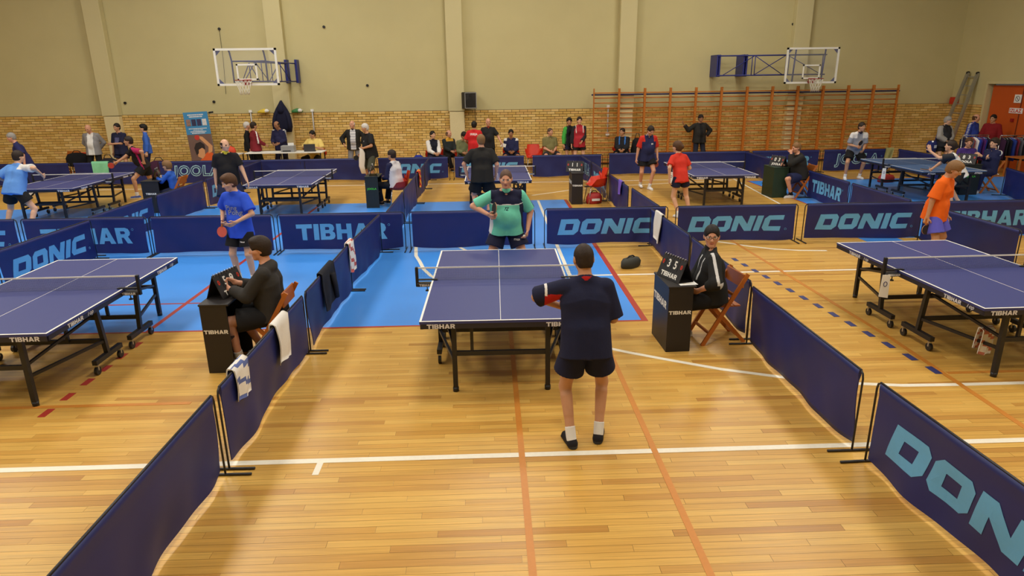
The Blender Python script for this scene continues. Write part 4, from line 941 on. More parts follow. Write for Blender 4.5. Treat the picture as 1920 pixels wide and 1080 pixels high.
# ------------------------------------------------------------------ people: smooth union of limbs, polygonised
def V3(*a): return np.array(a, float)
def unit(v): return v/max(1e-9, np.linalg.norm(v))
class Field:
    def __init__(s): s.pr = []
    def cone(s, a, b, ra, rb, k=.02, lab=0, flat=None, clip=(), sub=False):
        s.pr.append(('c', np.asarray(a, float), np.asarray(b, float), ra, rb, k, lab, flat, clip, sub)); return s
    def ell(s, c, axes, rad, k=.02, lab=0, clip=(), sub=False):
        s.pr.append(('e', np.asarray(c, float), np.asarray(axes, float), np.asarray(rad, float), None, k, lab, None, clip, sub)); return s
    def box(s, p):
        if p[0] == 'c':
            r = max(p[3], p[4])
            return np.minimum(p[1], p[2])-r, np.maximum(p[1], p[2])+r
        R = np.sqrt(((p[2]*p[3][:, None])**2).sum(0)); return p[1]-R, p[1]+R
    def mesh(s, h, smooth=1):
        bs = [s.box(p) for p in s.pr if not p[9]]
        lo = np.min([b[0] for b in bs], 0)-3*h; hi = np.max([b[1] for b in bs], 0)+3*h
        n = np.ceil((hi-lo)/h).astype(int)+1
        F = np.full(n, .2, np.float32); L = np.zeros(n, np.int8); D = np.full(n, 9., np.float32)
        ax = [lo[i]+h*np.arange(n[i]) for i in range(3)]
        for p in s.pr:
            b0, b1 = s.box(p); m = .03+p[5]+h
            i0 = np.maximum(0, np.floor((b0-m-lo)/h).astype(int)); i1 = np.minimum(n, np.ceil((b1+m-lo)/h).astype(int)+1)
            if np.any(i1 <= i0): continue
            sl = tuple(slice(a, b) for a, b in zip(i0, i1))
            X = ax[0][sl[0]][:, None, None]; Y = ax[1][sl[1]][None, :, None]; Z = ax[2][sl[2]][None, None, :]
            if p[0] == 'c':
                a, b = p[1], p[2]; d = b-a; L2 = max(1e-9, d@d)
                x, y, z = X-a[0], Y-a[1], Z-a[2]
                t = np.clip((x*d[0]+y*d[1]+z*d[2])/L2, 0, 1)
                qx, qy, qz = x-t*d[0], y-t*d[1], z-t*d[2]; r = p[3]+(p[4]-p[3])*t
                q2 = qx*qx+qy*qy+qz*qz
                if p[7] is not None:
                    f, c = p[7]; w = qx*f[0]+qy*f[1]+qz*f[2]; q2 = q2+w*w*(1/(c*c)-1)
                d_ = np.sqrt(q2)-r
            else:
                x, y, z = X-p[1][0], Y-p[1][1], Z-p[1][2]; A, R = p[2], p[3]
                u = [(x*A[i][0]+y*A[i][1]+z*A[i][2])/R[i] for i in range(3)]
                k0 = np.sqrt(u[0]**2+u[1]**2+u[2]**2); k1 = np.sqrt((u[0]/R[0])**2+(u[1]/R[1])**2+(u[2]/R[2])**2)
                d_ = k0*(k0-1)/np.maximum(k1, 1e-6)
            for pt, nn in p[8]:
                d_ = np.maximum(d_, (X-pt[0])*nn[0]+(Y-pt[1])*nn[1]+(Z-pt[2])*nn[2])
            d_ = d_.astype(np.float32); f = F[sl]; k = p[5]
            if p[9]:
                hh = np.clip(.5-.5*(f+d_)/k, 0, 1); F[sl] = f*(1-hh)-d_*hh+k*hh*(1-hh)
            else:
                hh = np.clip(.5+.5*(f-d_)/k, 0, 1); F[sl] = f*(1-hh)+d_*hh-k*hh*(1-hh)
                c = d_ < D[sl]; D[sl] = np.where(c, d_, D[sl]); L[sl] = np.where(c, p[6], L[sl])
        S = F < 0
        if not S.any(): return np.zeros((0, 3)), np.zeros((0, 4), int), np.zeros(0, int)
        c8 = [S[i:n[0]-1+i, j:n[1]-1+j, k:n[2]-1+k] for i in (0, 1) for j in (0, 1) for k in (0, 1)]
        cnt = sum(c.astype(np.int8) for c in c8); act = (cnt > 0) & (cnt < 8)
        I = np.argwhere(act); idx = np.full(act.shape, -1, np.int32); idx[act] = np.arange(len(I))
        acc = np.zeros((len(I), 3)); num = np.zeros(len(I))
        for axn in range(3):
            for a in (0, 1):
                for b in (0, 1):
                    o = [0, 0, 0]; oth = [q for q in range(3) if q != axn]; o[oth[0]] = a; o[oth[1]] = b
                    e = o.copy(); e[axn] = 1
                    f0 = F[I[:, 0]+o[0], I[:, 1]+o[1], I[:, 2]+o[2]]; f1 = F[I[:, 0]+e[0], I[:, 1]+e[1], I[:, 2]+e[2]]
                    ok = (f0 < 0) != (f1 < 0); t = np.where(ok, f0/np.where(ok, f0-f1, 1), 0)
                    pt = np.tile(np.array(o, float), (len(I), 1)); pt[:, axn] = t
                    acc += pt*ok[:, None]; num += ok
        V = lo+h*(I+acc/num[:, None]); lab = L[I[:, 0], I[:, 1], I[:, 2]]
        Q = []
        for axn in range(3):
            o1, o2 = [(1, 2), (2, 0), (0, 1)][axn]
            sl0 = [slice(0, n[q]-1) for q in range(3)]; sl0[o1] = slice(1, n[o1]-1); sl0[o2] = slice(1, n[o2]-1)
            sl1 = list(sl0); sl1[axn] = slice(1, n[axn])
            s0, s1 = S[tuple(sl0)], S[tuple(sl1)]; E = np.argwhere(s0 != s1)
            if not len(E): continue
            ins = s0[E[:, 0], E[:, 1], E[:, 2]]
            base = E.copy(); base[:, o1] += 1; base[:, o2] += 1
            def cell(d1, d2):
                c = base.copy(); c[:, o1] -= d1; c[:, o2] -= d2; return idx[c[:, 0], c[:, 1], c[:, 2]]
            q = np.stack([cell(1, 1), cell(0, 1), cell(0, 0), cell(1, 0)], 1)
            q[~ins] = q[~ins][:, ::-1]; Q.append(q)
        return V, np.concatenate(Q), lab
def np_mesh(name, V, Q, mats, mi=None):
    me = bpy.data.meshes.new(name); nv, nf = len(V), len(Q)
    me.vertices.add(nv); me.vertices.foreach_set('co', V.astype(np.float32).ravel())
    me.loops.add(nf*4); me.loops.foreach_set('vertex_index', Q.astype(np.int32).ravel())
    me.polygons.add(nf); me.polygons.foreach_set('loop_start', np.arange(0, nf*4, 4, dtype=np.int32))
    me.polygons.foreach_set('use_smooth', np.ones(nf, bool))
    for m in mats: me.materials.append(m)
    if mi is not None: me.polygons.foreach_set('material_index', mi.astype(np.int32))
    me.update(calc_edges=True); me.validate(); return me
def ik(a, t, l1, l2, hint):
    d = t-a; n = np.linalg.norm(d); m = (l1+l2)*.995
    if n > m: t = a+d*(m/n); d = t-a; n = m
    u = unit(d); x = (n*n+l1*l1-l2*l2)/(2*n); hgt = math.sqrt(max(0, l1*l1-x*x))
    p = hint-u*(hint@u); p = unit(p) if np.linalg.norm(p) > 1e-6 else unit(np.cross(u, V3(0, 0, 1)))
    return a+u*x+p*hgt, t
def rot(v, ax, ang):
    ax = unit(ax); c, s = math.cos(ang), math.sin(ang)
    return v*c+np.cross(ax, v)*s+ax*(ax@v)*(1-c)
SKINS = {'fair': (218, 170, 138), 'tan': (196, 146, 112), 'pink': (212, 156, 128), 'dark': (168, 120, 90)}
def skin(k): return mat('skin_'+k, SKINS[k], .55, spec=.35, var=.05, scale=20)
LIPS = mat('lips', (184, 108, 92), .5); EYE = mat('eye_dark', (44, 32, 28), .3); EYEW = mat('eye_white', (214, 204, 196), .4)
HAIRC = {'black': (28, 22, 20), 'dark': (46, 34, 26), 'brown': (84, 56, 34), 'grey': (150, 146, 140), 'white': (206, 202, 196), 'light': (128, 94, 58), 'stubble': (92, 70, 58)}
HANDS = {}
def person(label, x, y, face=0, h=1.75, near=False, wide=1.0, fat=0.0, pel=None, lean=0, side=0, twist=0, head=(0, 0), hl=None, hr=None, el=None, er=None,
           feet=((.02, .11, 12), (.02, -.11, -12)), knee=(.0), sk='fair', hair=('short', 'dark'), top=None, bot=None, shoe=(60, 60, 66), sock=None, curl=(.35, .35), palm=(None, None), z0=0.0, wristL=None, wristR=None):
    """top: dict(c=colour(s), sleeve=0..2, hem=m below pelvis, paint=fn, loose=m); bot: dict(c, len=0..2, loose); all points (forward, left, up) in metres from the feet"""
    s = h/1.75; vox = .0068 if near else .0135
    fa = math.radians(face); Fw = V3(math.sin(fa), -math.cos(fa), 0); Lf = V3(math.cos(fa), math.sin(fa), 0); Up = V3(0, 0, 1)
    def W(p): return Fw*p[0]+Lf*p[1]+Up*p[2]          # person-local, base at origin
    pz = .945*s if pel is None else pel[2]
    P = W((0, 0, pz)) if pel is None else W(pel)
    tu = rot(Up, Lf, math.radians(lean)); tu = rot(tu, Fw, math.radians(side))
    # lean is forward: make sure
    if lean and (tu@Fw)*lean < 0: tu = rot(Up, Lf, -math.radians(lean)); tu = rot(tu, Fw, math.radians(side))
    tl = unit(Lf-tu*(Lf@tu)); tl = rot(tl, tu, math.radians(twist)); tf = np.cross(tl, tu)
    if tf@Fw < 0: tf = -tf
    pl = unit(rot(Lf, Up, math.radians(twist*.3)))
    chest = P+tu*.35*s; sh = P+tu*.455*s; nb = P+tu*.525*s
    shw = .168*s*(.35+.65*wide)
    SH = [sh+tl*shw*1.0, sh-tl*shw]
    hy, hp = math.radians(head[0]), math.radians(head[1])
    hf = rot(Fw, Up, hy); hlft = rot(Lf, Up, hy); hf2 = hf*math.cos(hp)-Up*math.sin(hp); hu = unit(np.cross(hf2, hlft));
    if hu[2] < 0: hu = -hu
    hf = hf2; HS = (.70+.30*s)
    nt = nb+(tu*.55+hu*.45)*.058*s
    hc = nt+hu*.105*HS+hf*.022*HS
    def HP(f, l, u): return hc+(hf*f+hlft*l+hu*u)*HS
    HA = np.stack([hf, hlft, hu])
    # limbs
    hip = [P+pl*.092*s-tu*.02*s, P-pl*.092*s-tu*.02*s]
    ank, kn, fdir = [], [], []
    for i in (0, 1):
        fx, fy_, yaw = feet[i][:3]; fz = feet[i][3] if len(feet[i]) > 3 else 0
        d = rot(Fw, Up, math.radians(yaw)); fdir.append(d)
        a = W((fx, fy_, .085*s+fz)); hint = d*1.0+Lf*(.25 if i == 0 else -.25)*(1+knee)
        k_, a2 = ik(hip[i], a, .43*s, .43*s, hint); kn.append(k_); ank.append(a2)
    wr, elb, hd = [], [], []
    tgt = [hl if hl is not None else (.06, .27*wide, .80*s), hr if hr is not None else (.06, -.27*wide, .80*s)]
    for i, (tg, eh) in enumerate(((tgt[0], el), (tgt[1], er))):
        sg = 1 if i == 0 else -1
        hint = W(eh) if eh is not None else (-Fw*.8+Lf*sg*.5-Up*.2)
        e, w_ = ik(SH[i], W(tg), .285*s, .255*s, hint); elb.append(e); wr.append(w_)
        wd = (wristL, wristR)[i]
        hd.append(unit(W(wd)) if wd is not None else unit(w_-e))
    # ---------------- body field
    B = Field(); fl = (tf, .78)
    def torso(Fd, g, lab=0, clip=(), belly=True):
        w2 = wide
        for sg in (-1, 1):
            Fd.cone(P+tl*sg*.062*s*w2-tu*.02*s, chest+tl*sg*.070*s*w2, .098*s*w2+g, .100*s*w2+g, .03, lab, (tf, .86+.25*fat), clip)
            Fd.cone(chest+tl*sg*.070*s*w2, sh+tl*sg*.085*s*w2-tu*.035*s, .102*s*w2+g, .062*s+g*.7, .03, lab, (tf, .9), clip)
        Fd.cone(sh+tl*shw*.86-tu*.012*s, sh-tl*shw*.86-tu*.012*s, .050*s+g*.55, .050*s+g*.55, .03, lab, None, clip)
        for sg in (-1, 1): Fd.cone(nb+tu*.005*s, sh+tl*sg*shw*.80, .048*s+g*.3, .046*s+g*.5, .03, lab, None, clip)
        if fat > 0 and belly: Fd.ell(P+tu*.17*s+tf*.055*s*(1+fat), np.stack([tf, tl, tu]), ((.10+.05*fat)*s+g, (.13+.03*fat)*s*w2+g, .15*s+g), .05, lab, clip)
    torso(B, 0)
    for sg in (0, 1):
        B.cone(hip[sg], P+tu*.02, .095*s*wide, .09*s*wide, .03)
        B.cone(hip[sg], kn[sg], .083*s*(.6+.4*wide), .053*s, .025); B.cone(kn[sg], ank[sg], .052*s, .036*s, .02)
        cb = -np.cross(pl, unit(kn[sg]-ank[sg])); cb = cb if cb@fdir[sg] < 0 else -cb
        B.cone(kn[sg]*.8+ank[sg]*.2+cb*.014*s, kn[sg]*.45+ank[sg]*.55+cb*.010*s, .048*s, .036*s, .02)
        dz = Up*(ank[sg][2]-.035*s); gz = ank[sg]-Up*.052*s
        B.cone(ank[sg], gz-fdir[sg]*.04*s, .036*s, .032*s, .02); B.cone(gz-fdir[sg]*.035*s, gz+fdir[sg]*.14*s-Up*.008*s, .034*s, .026*s, .02)
        # arm
        B.cone(SH[sg], elb[sg], .050*s*(.5+.5*wide), .040*s*(.6+.4*wide), .025)
        B.cone(elb[sg], wr[sg], .041*s*(.6+.4*wide), .026*s, .015)
        d = hd[sg]; sgn = 1 if sg == 0 else -1
        pn = palm[sg]; n_ = W(pn) if pn is not None else -Lf*sgn
        n_ = unit(n_-d*(n_@d)) if np.linalg.norm(n_-d*(n_@d)) > .05 else unit(np.cross(d, Fw))
        tt = np.cross(d, n_); tt = unit(tt)
        # thumb on the forward / upper side
        if tt@(Fw+Up*.3) < 0: tt = -tt
        w0 = wr[sg]; q = s*1.0; cu = curl[sg]; fr = .0085 if near else .0098
        for o_ in (-.016, .016): B.cone(w0+d*.012*q+tt*o_*.8*q, w0+d*.082*q+tt*o_*1.25*q, .020*q, .021*q, .012, 0, (n_, .72))
        for j in range(4):
            r0 = w0+d*.085*q+tt*(.030-.0205*j)*q; Lg = (.040, .045, .042, .033)[j]*q
            a1 = cu*1.25; a2_ = cu*2.5
            d1 = d*math.cos(a1)+n_*math.sin(a1)+tt*(.10-.07*j); d2 = d*math.cos(a2_)+n_*math.sin(a2_)
            m1 = r0+unit(d1)*Lg; B.cone(r0-d*.01*q, m1, fr*1.08*q, fr*q, .006); B.cone(m1, m1+unit(d2)*Lg*.95, fr*q, fr*.85*q, .005)
        th = w0+d*.028*q+tt*.028*q; d1 = unit(d*.65+tt*.75+n_*.35*cu); m1 = th+d1*.042*q
        B.cone(th-tt*.008*q, m1, .0125*q, .0105*q, .008); B.cone(m1, m1+unit(d*.9+tt*.25+n_*.6*cu)*.034*q, .0105*q, .0085*q, .006)
        HANDS[label[:24]+('L' if sg == 0 else 'R')] = (w0+V3(x, y, z0), d, n_, tt)
    # neck, head
    B.cone(nb-tu*.03, nt+hu*.03*HS, .056*s*(.7+.3*wide), .052*HS, .02)
    B.ell(HP(-.006, 0, .022), HA, np.array((.098, .077, .098))*HS, .02)
    B.ell(HP(.026, 0, -.040), HA, np.array((.068, .060+.008*fat, .078))*HS, .03)
    B.cone(HP(.066, -.012, -.098), HP(.066, .012, -.098), .020*HS, .020*HS, .02)
    B.cone(HP(.055, -.045, -.02), HP(.055, .045, -.02), .028*HS, .028*HS, .02)
    for sg in (-1, 1):
        B.ell(HP(.094, sg*.031, .004), HA, np.array((.013, .017, .010))*HS, .012, sub=True)
        B.ell(HP(.081, sg*.031, .003), HA, np.array((.0125, .0140, .0085))*HS, .004, 3 if near else 0); B.ell(HP(.0885, sg*.031, .003), HA, np.array((.006, .0065, .006))*HS*(1 if near else 1.3), .002, 2)
        B.ell(HP(-.008, sg*.079, -.008), HA, np.array((.020, .010, .033))*HS, .008)
    B.cone(HP(.086, -.030, .022), HP(.086, .030, .022), .0105*HS, .0105*HS, .012)
    B.cone(HP(.092, 0, .006), HP(.110, 0, -.030), .0085*HS, .0125*HS, .012); B.cone(HP(.096, -.011, -.034), HP(.096, .011, -.034), .0095*HS, .0095*HS, .008)
    B.ell(HP(.085, 0, -.066), HA, np.array((.011, .020, .0065))*HS, .006, 1 if near else 0)
    V, Q, lab = B.mesh(vox)
    o3 = V3(x, y, z0)
    fl_lab = lab[Q[:, 0]]
    me = np_mesh('person', V, Q, [skin(sk), LIPS, EYE, EYEW], np.clip(fl_lab, 0, 3))
    body = bpy.data.objects.new('person', me); COL.objects.link(body); body.location = o3
    tag(body, label, 'person', None)
    def part(name, Fd, mats, paint=None, v=None):
        V, Q, lab = Fd.mesh(v or vox)
        if not len(V): return None
        mi = None
        if paint is not None:
            C = V[Q].mean(1)-P; C2 = V[Q].mean(1)
            lq = lab[Q[:, 0]]; lq = np.where((lq == 3) & (C@tu/s < .512), 0, lq); mi = paint(C@tf/s, C@tl/s, C@tu/s, lq)
            mi = np.asarray(mi)
        m = np_mesh(name, V, Q, mats, mi); ob = bpy.data.objects.new(name, m); COL.objects.link(ob); ob.parent = body
        return ob
    # ---------------- clothes
    objs = {}
    if top:
        T = Field(); g = top.get('loose', .018)+(.0 if near else .004); hem = top.get('hem', .10)*s
        cl = [(P-tu*hem, -tu)]
        neck_cl = cl+[(nb+tu*.012+tf*.01, unit(tu*.85+tf*.25))]
        torso(T, g, 0, tuple(neck_cl))
        if hem > .02:
            for sg in (-1, 1): T.cone(P+tl*sg*.058*s*wide+tu*.10*s+tf*.03*fat*s, P+tl*sg*.074*s*wide-tu*(hem+.06)+tf*(.012+.03*fat)*s, .102*s*wide+g, .117*s*wide+g, .03, 0, (tf, 1.05+.25*fat+max(0, hem-.1)*2.2), tuple(cl))
        if top.get('collar', 0): T.cone(nb+tu*.012, nb+tu*(.026+.03*top['collar']), .066*s, .062*s, .008, 3, None, ((nb+tu*.045*top['collar']+tu*.01, unit(tu-tf*.3)),))
        if top.get('hood', 0): T.ell(nb-tf*.070*s-tu*.035*s, np.stack([tf, tl, tu]), (.040*s, .115*s, .050*s), .04, 0)
        sl = top.get('sleeve', .6)
        for i in (0, 1):
            u1 = unit(elb[i]-SH[i]); L1 = np.linalg.norm(elb[i]-SH[i])
            fr_ = min(1, sl); e = SH[i]+u1*L1*fr_
            r0 = .050*s*(.5+.5*wide)+g*.7; r1 = (.047*s*(.6+.4*wide)+g*(1.35 if sl < 1 else .9))
            T.cone(SH[i], e+u1*(.05 if sl < 1 else 0), r0, r1, .02, 1+i, None, ((e, u1),) if sl < 1 else ())
            if sl > 1:
                u2 = unit(wr[i]-elb[i]); L2 = np.linalg.norm(wr[i]-elb[i]); e2 = elb[i]+u2*L2*(sl-1)
                T.cone(elb[i], e2+u2*.03, r1, .034*s+g*.8, .02, 1+i, None, ((e2, u2),))
        mats = [fab(c) if not hasattr(c, 'node_tree') else c for c in top['c']]
        objs['top'] = part(top.get('name', 'shirt'), T, mats, top.get('paint') or (lambda f, l, u, lb: np.zeros(len(f))))
    if bot:
        T = Field(); g = bot.get('loose', .014)+(.0 if near else .004); ln = bot.get('len', .6)
        wt = bot.get('waist', .10)*s
        cl = ((P+tu*wt, tu),); stand = P[2] > .75*s
        th_ = ((P-tu*(top.get('hem', .10)*s-.06)-tf*.02, unit(tu-tf*.25)),) if (top and stand and lean < 16) else ()
        if th_: cl = th_
        for sg in (-1, 1): T.cone(P+tl*sg*.06*s*wide-tu*.03*s, P+tl*sg*.058*s*wide+tu*(wt+.04), .094*s*wide+g*.3, .092*s*wide+g*.2, .03, 0, (tf, .86+.1*fat), cl)
        for i in (0, 1):
            u1 = unit(kn[i]-hip[i]); L1 = np.linalg.norm(kn[i]-hip[i]); e = hip[i]+u1*L1*min(1, ln)
            T.cone(hip[i], P+tu*.01, .090*s*wide+g*.4, .090*s*wide+g*.4, .02, 1+i, None, th_)
            if ln < 1: T.cone(hip[i], e+u1*.06, .086*s*(.6+.4*wide)+g*.5, .084*s*(.6+.4*wide)+g*1.5, .02, 1+i, None, ((e, u1),)+th_)
            else:
                T.cone(hip[i], kn[i], .086*s*(.6+.4*wide)+g*.7, .060*s+g, .02, 1+i, None, th_)
                u2 = unit(ank[i]-kn[i]); L2 = np.linalg.norm(ank[i]-kn[i]); e2 = kn[i]+u2*L2*(ln-1)
                T.cone(kn[i], e2+u2*.03, .062*s+g, .052*s+g, .02, 1+i, None, ((e2, u2),))
        mats = [fab(c) for c in bot['c']]
        objs['bot'] = part('shorts' if ln < 1 else 'trousers', T, mats, bot.get('paint') or (lambda f, l, u, lb: np.zeros(len(f))))
    for i in (0, 1):
        gz = ank[i]-Up*.052*s; d = fdir[i]; flo = ank[i][2]-.085*s
        if shoe is not None:
            T = Field(); c_ = ((V3(0, 0, flo+.001), -Up),)
            T.cone(ank[i]-Up*.02*s, gz-d*.035*s, .044*s, .043*s, .015, 0, None, c_+((ank[i]-Up*.005*s, Up),)); T.cone(gz-d*.035*s-Up*.0*s, gz+d*.135*s-Up*.006*s, .043*s, .037*s, .015, 0, None, c_)
            T.cone(V3(0, 0, 0)+gz*V3(1, 1, 0)+Up*(flo+.008)-d*.045*s, gz*V3(1, 1, 0)+Up*(flo+.008)+d*.15*s, .040*s, .038*s, .004, 1, (Up, .45), c_)
            sm = shoe if isinstance(shoe, list) else [shoe, (226, 226, 222)]
            part('shoe', T, [fab(c) for c in sm], lambda f, l, u, lb: (lb == 1)*1)
        if sock is not None and (not bot or bot.get('len', .6) < 1.6):
            T = Field(); u2 = unit(kn[i]-ank[i]); T.cone(ank[i]-u2*.03*s, ank[i]+u2*.2*s, .043*s, .046*s, .01, 0, None, ((ank[i]+u2*.085*s, u2),))
            part('sock', T, [fab(sock)])
    # ---------------- hair
    st, hc_ = hair
    if st != 'bald':
        T = Field(); th = {'crop': .004, 'short': .009, 'full': .018, 'balding': .006, 'long': .016, 'cap': .014}[st]+(0 if near else .004)
        c_ = ((HP(0, 0, -.075), -hu),) if st != 'long' else ((HP(0, 0, -.11), -hu),)
        if st == 'balding': c_ = c_+((HP(0, 0, .055), hu-hf*.0), (HP(.03, 0, 0), unit(hf)))
        T.ell(HP(-.008, 0, .024), HA, np.array((.098, .077, .098))*HS+th, .01, 0, c_)
        T.ell(HP(-.045, 0, -.035), HA, np.array((.055, .062, .06))*HS+th*.6, .02, 0, c_)
        if st == 'full': T.ell(HP(.03, 0, .085), HA, np.array((.075, .072, .045))*HS, .02)
        if st == 'long': T.ell(HP(-.115, 0, -.0), HA, np.array((.05, .035, .05))*HS, .015)
        if st == 'cap': T.ell(HP(.10, 0, .045), HA, np.array((.05, .06, .012))*HS, .015)
        if st != 'balding':
            up_ = {'crop': .074, 'short': .060, 'full': .050, 'long': .058, 'cap': .045}[st]
            T.ell(HP(.115, 0, up_-.115), HA, np.array((.082, .085, .118))*HS, .008, 0, (), True)
            for sg in (-1, 1): T.ell(HP(.045, sg*.085, -.045), HA, np.array((.055, .03, .06))*HS, .008, 0, (), True)
        hm = mat('hair_'+hc_, HAIRC[hc_], .6, spec=.3, var=.25, scale=60, bump=.3) if st != 'cap' else fab((44, 36, 34))
        part('hair' if st != 'cap' else 'cap', T, [hm])
        if near or hc_ in ('black', 'dark', 'brown'):
            for sg in ((-1, 1) if near else ()):
              T = Field(); T.cone(HP(.0945, sg*.018, .026), HP(.087, sg*.043, .027), .0042*HS, .0032*HS, .004)
              part('eyebrow', T, [mat('hair_'+hc_ if st != 'cap' else 'hair_dark', HAIRC.get(hc_, (40, 30, 26)), .6)], None, .0035)
    body['_f'] = 0; del body['_f']
    info = dict(body=body, top=objs.get('top'), bot=objs.get('bot'), P=P+o3, tf=tf, tl=tl, tu=tu, wr=[w_+o3 for w_ in wr], hd=hd, HP=lambda f, l, u: HP(f, l, u)+o3, HA=HA, s=s, o=o3, ank=[a+o3 for a in ank], hip=[a+o3 for a in hip], kn=[a+o3 for a in kn])
    return info
def decal(info, which, word, size, color, f, l, u, back=False, bold=.02, shear=0, xs=1, name='print', flatpts=None):
    """print a word on a garment: rays along the torso's forward axis hit the cloth"""
    ob = info[which]
    if ob is None: return
    from mathutils.bvhtree import BVHTree
    me = ob.data; bv = BVHTree.FromPolygons([v.co[:] for v in me.vertices], [tuple(p.vertices) for p in me.polygons])
    sg = -1 if back else 1; tf, tl, tu, s = info['tf'], info['tl'], info['tu'], info['s']
    Pl = info['P']-info['o']
    if flatpts is None:
        v, fc = text_flat(word, size, bold, shear, xs); VV, FF = sliced(v, fc, size*.3)
        pts = [(p[0], p[2]) for p in VV]
    else: pts, FF = flatpts
    out = []
    for a, b in pts:
        o = Pl+tl*(l*s+a*sg)+tu*(u*s+b)+tf*sg*.6
        hit = bv.ray_cast(Vector(o), Vector(-tf*sg))
        q = np.array(hit[0]) if hit[0] is not None else o-tf*sg*.48
        out.append(tuple(q+tf*sg*.004))
    mb = MB(); mb.add(out, FF); mb.build(name, fab(color), ob)
def bat(label, wrist, d, n, tt, blade=None, face=(196, 66, 52), off=.075, up=None):
    """bat held in a hand: handle in the palm, blade beyond it"""
    up = unit(np.asarray(up, float)) if up is not None else unit(d*.55+tt*.8)
    nn = np.asarray(n, float); nn = unit(nn-up*(nn@up))
    g = wrist+d*.07+n*.012
    t = thing('table_tennis_bat', label, 'bat', tuple(g))
    U, N_ = Vector(up), Vector(nn)
    MB().bar(U*-.045, U*.055, .024, .020, up=N_).build('handle', WOODC, t)
    X = U.cross(N_); k = 22
    def blade_(t0, t1, r): 
        c = U*.125; vs = [c+X*math.cos(2*PI*i/k)*r+U*math.sin(2*PI*i/k)*r*1.05+N_*e for e in (t0, t1) for i in range(k)]
        return MB().add(vs, [tuple(range(k-1, -1, -1)), tuple(range(k, 2*k))]+[(i, (i+1) % k, k+(i+1) % k, k+i) for i in range(k)])
    blade_(-.003, .003, .076).build('blade', mat('bat_ply', (200, 160, 110), .6), t)
    blade_(.003, .006, .075).build('rubber', mat('rubber_%d' % face[0], face, .6), t); blade_(-.006, -.003, .075).build('rubber', mat('rubber_black', (24, 24, 26), .6) if face[0] > 60 else mat('rubber_red', (176, 50, 44), .6), t)
    return t
def hand(info, i, n=None):
    key = info['body']['label'][:24]+('L' if i == 0 else 'R'); return HANDS[key]

# ------------------------------------------------------------------ the people
NV, BK, WT, GY = (30, 33, 60), (28, 28, 30), (226, 224, 220), (120, 120, 124)
def sleeves(other=0, sl=1): return lambda f, l, u, lb: np.where((lb == 1) | (lb == 2), sl, other)
def stripe_sleeve(base=0, st=1, w=.02):
    """a stripe along the outside of both arms and shoulders"""
    return lambda f, l, u, lb: np.where(((lb == 1) | (lb == 2)) & (np.abs(f) < w), st, base)
def open_front(w=.06, inner=1, outer=0, top=.6): return lambda f, l, u, lb: np.where((lb == 0) & (np.abs(l) < w) & (f > .03) & (u < top), inner, outer)
SHORT = lambda c=BK, **k: dict(c=[c], len=.58, loose=.026, **k)
TROU = lambda c=BK, **k: dict(c=[c], len=1.93, loose=.016, **k)
SEAT = dict(pel=(0, 0, .545), feet=((.42, .12, 6), (.42, -.12, -6)))
LAP = dict(hl=(.34, .07, .66), hr=(.34, -.07, .66), curl=(.6, .6))

# --- front courts
def teal_paint(f, l, u, lb):
    r = np.zeros(len(f))
    body = (lb == 0); r[body & (u > .375)] = 1; r[body & (l > .125) & (f < .11)] = 1; r[body & (l < -.125) & (u < .20) & (f < .13)] = 2
    r[(lb > 0) & (lb < 3) & (u > .43) & (np.abs(l) < .20)] = 1; r[(lb == 1) & (f < -.01)] = 1; r[body & (u > .365) & (u < .377) & (f > 0)] = 2; r[lb == 3] = 0
    return r
def side_white(f, l, u, lb): return np.where((np.abs(l) > .165) & (f < .06), 1, 0)
a = person('heavy set man in a teal and navy shirt standing behind the middle table', .22, 9.12, 0, 1.82, True, 1.18, .40, pel=(-.02, 0, .945), lean=12, head=(-4, 8), hl=(.10, .29, .93), hr=(.24, -.26, 1.18), el=(-.6, .5, 0), er=(-.2, -1, -.3),
           feet=((.02, .25, 18), (.02, -.25, -18)), sk='pink', hair=('crop', 'stubble'), top=dict(c=[(112, 208, 180), NV, WT], sleeve=.86, hem=.045, loose=.024, paint=teal_paint, collar=.4), bot=dict(c=[NV, WT], len=.60, loose=.03, paint=side_white), shoe=(230, 230, 230), sock=WT, curl=(.55, .75))
decal(a, 'top', '7Z', .05, NV, 0, .0, .325, shear=.4, name='shirt_logo'); decal(a, 'bot', 'STIGA', .03, WT, 0, .13, -.10, shear=.3, name='shorts_logo')
w_, d_, n_, t_ = hand(a, 1); bat('brown edged bat held upright by the man in teal', w_, d_, V3(.95, .3, 0), V3(0, -.2, 1), up=(.25, -.3, 1), face=(150, 70, 50))
def ball(p, label):
    me = bpy.data.meshes.new('ball'); bm = bmesh.new(); bmesh.ops.create_icosphere(bm, subdivisions=3, radius=.02); bm.to_mesh(me); bm.free(); me.materials.append(PAPER)
    for q in me.polygons: q.use_smooth = True
    o = link('ball', me, None, tuple(p)); return tag(o, label, 'ball')
w_, d_, n_, t_ = hand(a, 0); ball(w_+d_*.10+n_*.035, 'white ball in the left hand of the man in teal')

